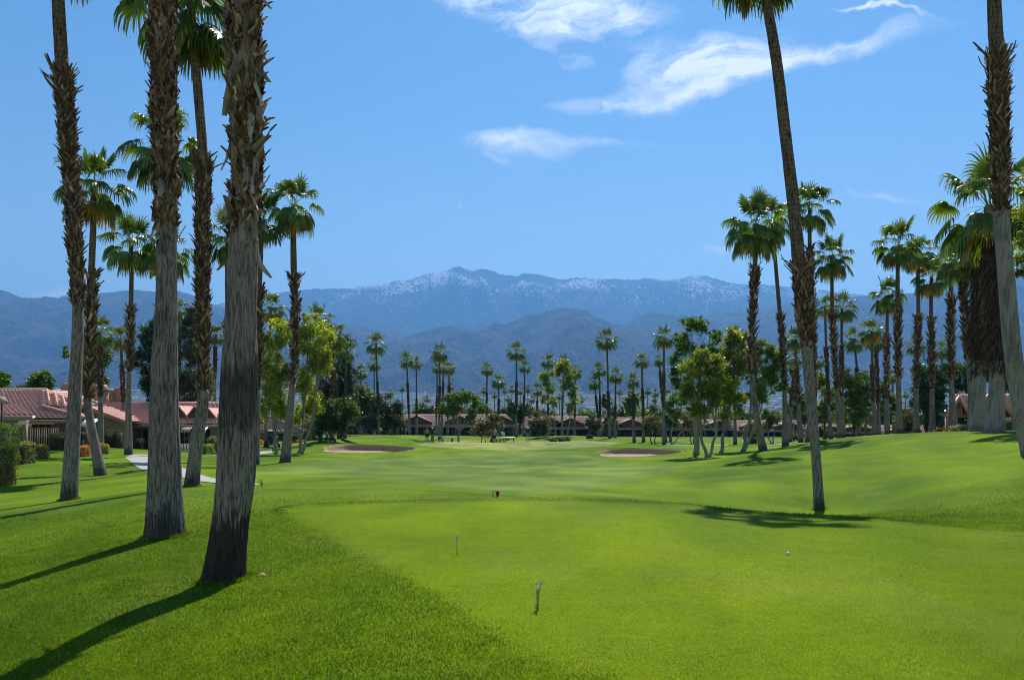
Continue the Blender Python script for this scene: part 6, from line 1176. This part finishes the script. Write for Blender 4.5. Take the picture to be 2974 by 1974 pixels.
person('far person in pale green-blue top walking in front of the shaded patio', 1168, 1266, 150, 90, dict(), dict(shirt=PALE, pants=NAVY, leg=.8), group='people by the far houses')
person('far person in lavender top stooping in front of the shaded patio', 1178, 1266, 150, 60, dict(che=(0, -.2, 1.2), nek=(0, -.32, 1.28), hed=(0, -.42, 1.30), top=(0, -.52, 1.36), sl=(-.17, -.24, 1.25), sr=(.17, -.24, 1.25), el=(-.2, -.38, 1.0), er=(.2, -.38, 1.0), wl=(-.18, -.45, .78), wr=(.18, -.45, .78)), dict(shirt=LIL2, pants=GRY, leg=.8), group='people by the far houses')
def push_cart():
    b = onground(1428, 1280, 95.5); root = empty('push_cart', b, 'white-framed golf push cart beside the bending golfer', 'push cart'); m = MB(); m.tube([(-.1, 0, .3), (.35, 0, 1.0)], .02, 8); m.tube([(-.1, 0, .3), (-.35, -.25, .15)], .018, 8); m.tube([(-.1, 0, .3), (-.35, .25, .15)], .018, 8); m.tube([(.35, -.2, 1.0), (.35, .2, 1.0)], .02, 8); m.build('frame', M['white'], root)
    for p_ in ((-.35, -.28), (-.35, .28), (.35, 0)):
        w = MB(); a = np.linspace(0, 2 * math.pi, 17); w.tube([(p_[0] + .14 * math.cos(t), p_[1], .15 + .14 * math.sin(t)) for t in a], .018, 6, cap=False); w.build('wheel', M['black'], root)
    g = MB(); g.tube([(-.12, 0, .25), (.05, 0, .6), (.22, 0, 1.02)], [.12, .13, .13], 12); g.build('golf_bag', M['black'], root)
push_cart()
def golf_cart(label, px, py, Y, rot, body, sc=1.0):
    b = onground(px, py, Y); root = empty('golf_cart', b, label, 'golf cart', 'golf carts'); root.rotation_euler = (0, 0, rad(rot)); root.scale = (sc,) * 3
    m = MB()   # front faces -Y
    m.quadbox([(-.55, -1.15, .28), (.55, -1.15, .28), (.6, -.55, .28), (-.6, -.55, .28)], [(-.42, -1.05, .72), (.42, -1.05, .72), (.56, -.55, .92), (-.56, -.55, .92)]); m.box(-.6, .6, -.55, .25, .24, .34)
    m.quadbox([(-.6, .25, .28), (.6, .25, .28), (.58, 1.15, .32), (-.58, 1.15, .32)], [(-.58, .25, .68), (.58, .25, .68), (.55, 1.12, .62), (-.55, 1.12, .62)]); m.build('body', body, root, bevel=.05)
    s = MB(); s.box(-.52, .52, .05, .5, .70, .84); s.box(-.52, .52, .48, .60, .84, 1.22); s.build('seat', M['black'], root, bevel=.03)
    r = MB(); r.quadbox([(-.6, -.85, 1.78), (.6, -.85, 1.78), (.6, .95, 1.78), (-.6, .95, 1.78)], [(-.52, -.75, 1.87), (.52, -.75, 1.87), (.52, .85, 1.87), (-.52, .85, 1.87)]); r.build('roof', M['white'], root, bevel=.03)
    for sx in (-1, 1):
        for (y0, y1, z0) in ((-.68, -.62, .88), (.78, .72, .6)): p_ = MB(); p_.tube([(sx * .52, y0, z0), (sx * .50, y1, 1.8)], .022, 8); p_.build('post', M['black'], root)
        for y in (-.78, .72):
            w = MB(); w.tube([(sx * .50, y, .23), (sx * .66, y, .23)], .23, 18); wo = w.build('wheel', M['black'], root); h = MB(); h.tube([(sx * .655, y, .23), (sx * .67, y, .23)], .12, 14); h.build('rim', M['metal'], wo)
        l = MB(); l.tube([(sx * .34, -1.14, .56), (sx * .34, -1.10, .58)], .07, 12); l.build('headlight', M['flag_white'], root)
        g = MB(); g.tube([(sx * .28, 1.0, .45), (sx * .28, 1.12, .9), (sx * .28, 1.18, 1.3)], [.14, .15, .13], 12); g.build('golf_bag', M['cart_blue'] if sx < 0 else M['black'], root)
        for k in range(5): c = MB(); xx = sx * .28 + (k - 2) * .04; c.tube([(xx, 1.17, 1.28), (xx + .01 * k, 1.2, 1.45 + .03 * (k % 3))], [.008, .02], 6); c.build('golf_club', M['metal'], root)
    w = MB(); w.quadbox([(-.5, -.70, .93), (.5, -.70, .93), (.5, -.69, .93), (-.5, -.69, .93)], [(-.48, -.64, 1.77), (.48, -.64, 1.77), (.48, -.63, 1.77), (-.48, -.63, 1.77)]); w.build('windscreen', pbr('windscreen_glass', (.10, .13, .15), .08, (3, .05), (0, 0), .6), root)
    st = MB(); a = np.linspace(0, 2 * math.pi, 15); st.tube([(-.26 + .16 * math.cos(t), -.38 + .05 * math.sin(t), 1.0 + .14 * math.sin(t)) for t in a], .015, 6, cap=False); st.tube([(-.26, -.38, 1.0), (-.26, -.6, .8)], .02, 6); st.build('steering_wheel', M['black'], root)
golf_cart('blue golf cart with white roof parked under the carport trees on the left', 794, 1305, 86, 200, M['cart_blue'])
golf_cart('golf cart half sunk behind the green, left one of the pair by the yellow-shirted golfer', 1270, 1290, 106, 100, M['cart_blue'])
golf_cart('golf cart half sunk behind the green, right one of the pair by the yellow-shirted golfer', 1300, 1290, 106, 80, M['cart_blue'])
golf_cart('white-roofed golf cart showing its roof right of the white flag', 1478, 1290, 106.5, 95, M['black'])

# ---------------------------------------------------------------- grass blades in the foreground
def grass():
    rng = np.random.RandomState(9); n = 850000
    # denser near the eye
    Y = 4.0 + 16.0 * rng.rand(n) ** 1.7; X = (rng.uniform(-.74, .74, n)) * (Y + .6); kp = rng.rand(n) < 1 - sstep(11, 19.5, Y); X, Y = X[kp], Y[kp]; n = len(X); sd = tee_sd(X, Y); onT = sd + .25 * (fbm(X * 2.5, Y * 2.5, seed=21) - .5) < 0
    rim = np.exp(-((sd - .12) / .12) ** 2) * sstep(13.2, 15.2, Y + .22 * np.abs(X) * (X > 0))
    h = (.010 + .010 * sstep(-.25, .35, sd + .4 * (fbm(X * 3, Y * 3, seed=22) - .5))) * rng.uniform(.55, 1.35, n) * (1 + 1.0 * rim); h *= (1 + (Y - 4) * .01); z = G(X, Y) - .003
    a = rng.uniform(0, 2 * math.pi, n); w = np.where(onT, .0022, .0032) * (1 + (Y - 4) * .10); L = rng.uniform(.2, .9, n) * h; b = rng.uniform(0, 2 * math.pi, n)
    B = np.stack([X, Y, z], 1); s = np.stack([np.cos(a), np.sin(a), 0 * a], 1) * w[:, None]; T = B + np.stack([np.cos(b) * L, np.sin(b) * L, h], 1)
    for (px_, py_, Yp, wd) in ((648, 1688, 9.0, 122), (480, 1556, 12, 113), (200, 1452, 21.6, 46), (556, 1412, 23, 42), (2380, 1482, 22.5, 30)):
        q = slice(0, 0); m_ = rng.rand(n) < 0
        r_ = wd / F * Yp / 2; cx_ = (px_ - CX) / F * Yp; idx = rng.choice(n, 2600, replace=False); aa = rng.uniform(0, 6.283, 2600); rr_ = r_ * rng.uniform(.92, 1.12, 2600) + rng.rand(2600) ** 2 * .06
        xx, yy_ = cx_ + rr_ * np.cos(aa), Yp + rr_ * np.sin(aa); zz_ = G(xx, yy_) - .004; B[idx] = np.stack([xx, yy_, zz_], 1); hh_ = rng.uniform(.03, .075, 2600); T[idx] = B[idx] + np.stack([rng.normal(0, .012, 2600), rng.normal(0, .012, 2600), hh_], 1)
    V = np.stack([B - s, B + s, T], 1).reshape(-1, 3)
    kT = (1 - sstep(-.22, .3, sd + rng.normal(0, .12, n)))[:, None]; c = (np.array([[.122, .196, .001]]) * kT + np.array([[.100, .174, .001]]) * (1 - kT)) * rng.uniform(.6, 1.45, (n, 1)); dry = (rng.rand(n, 1) < .06); c = np.where(dry, [[.32, .34, .12]], c); p = fbm(X * .9, Y * .9, seed=61)[:, None]; c = c * (1 + (p - .5) * np.array([1.3, .9, .6])); p = fbm(X * 3, Y * 3, seed=62)[:, None]; c = c * (1 + (p - .5) * .7)
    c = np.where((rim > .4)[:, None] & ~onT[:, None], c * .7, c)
    tag(link('grass', make_mesh('grass', V, [np.arange(len(V)).reshape(-1, 3)], M['blade'], np.repeat(c, 3, axis=0))), 'short mown grass blades over the near tee and rough', 'grass', None, 'stuff')
grass()

# ---------------------------------------------------------------- the air
def haze():
    m = MB(); m.box(-19000, 19000, -60, 18500, -130, 2850); o = m.build('haze', None if False else bpy.data.materials.new('haze_air')); mt = o.data.materials[0]; mt.use_nodes = True; t = NT(mt.node_tree)
    v = t.n('ShaderNodeVolumePrincipled', {'Color': (.17, .48, 1.0, 1), 'Density': HAZE, 'Anisotropy': .3}); t.n('ShaderNodeOutputMaterial', {1: v.outputs[0]}); tag(o, 'thin blue haze over the valley', 'haze', None, 'stuff')
HAZE = 8.2e-5
haze()
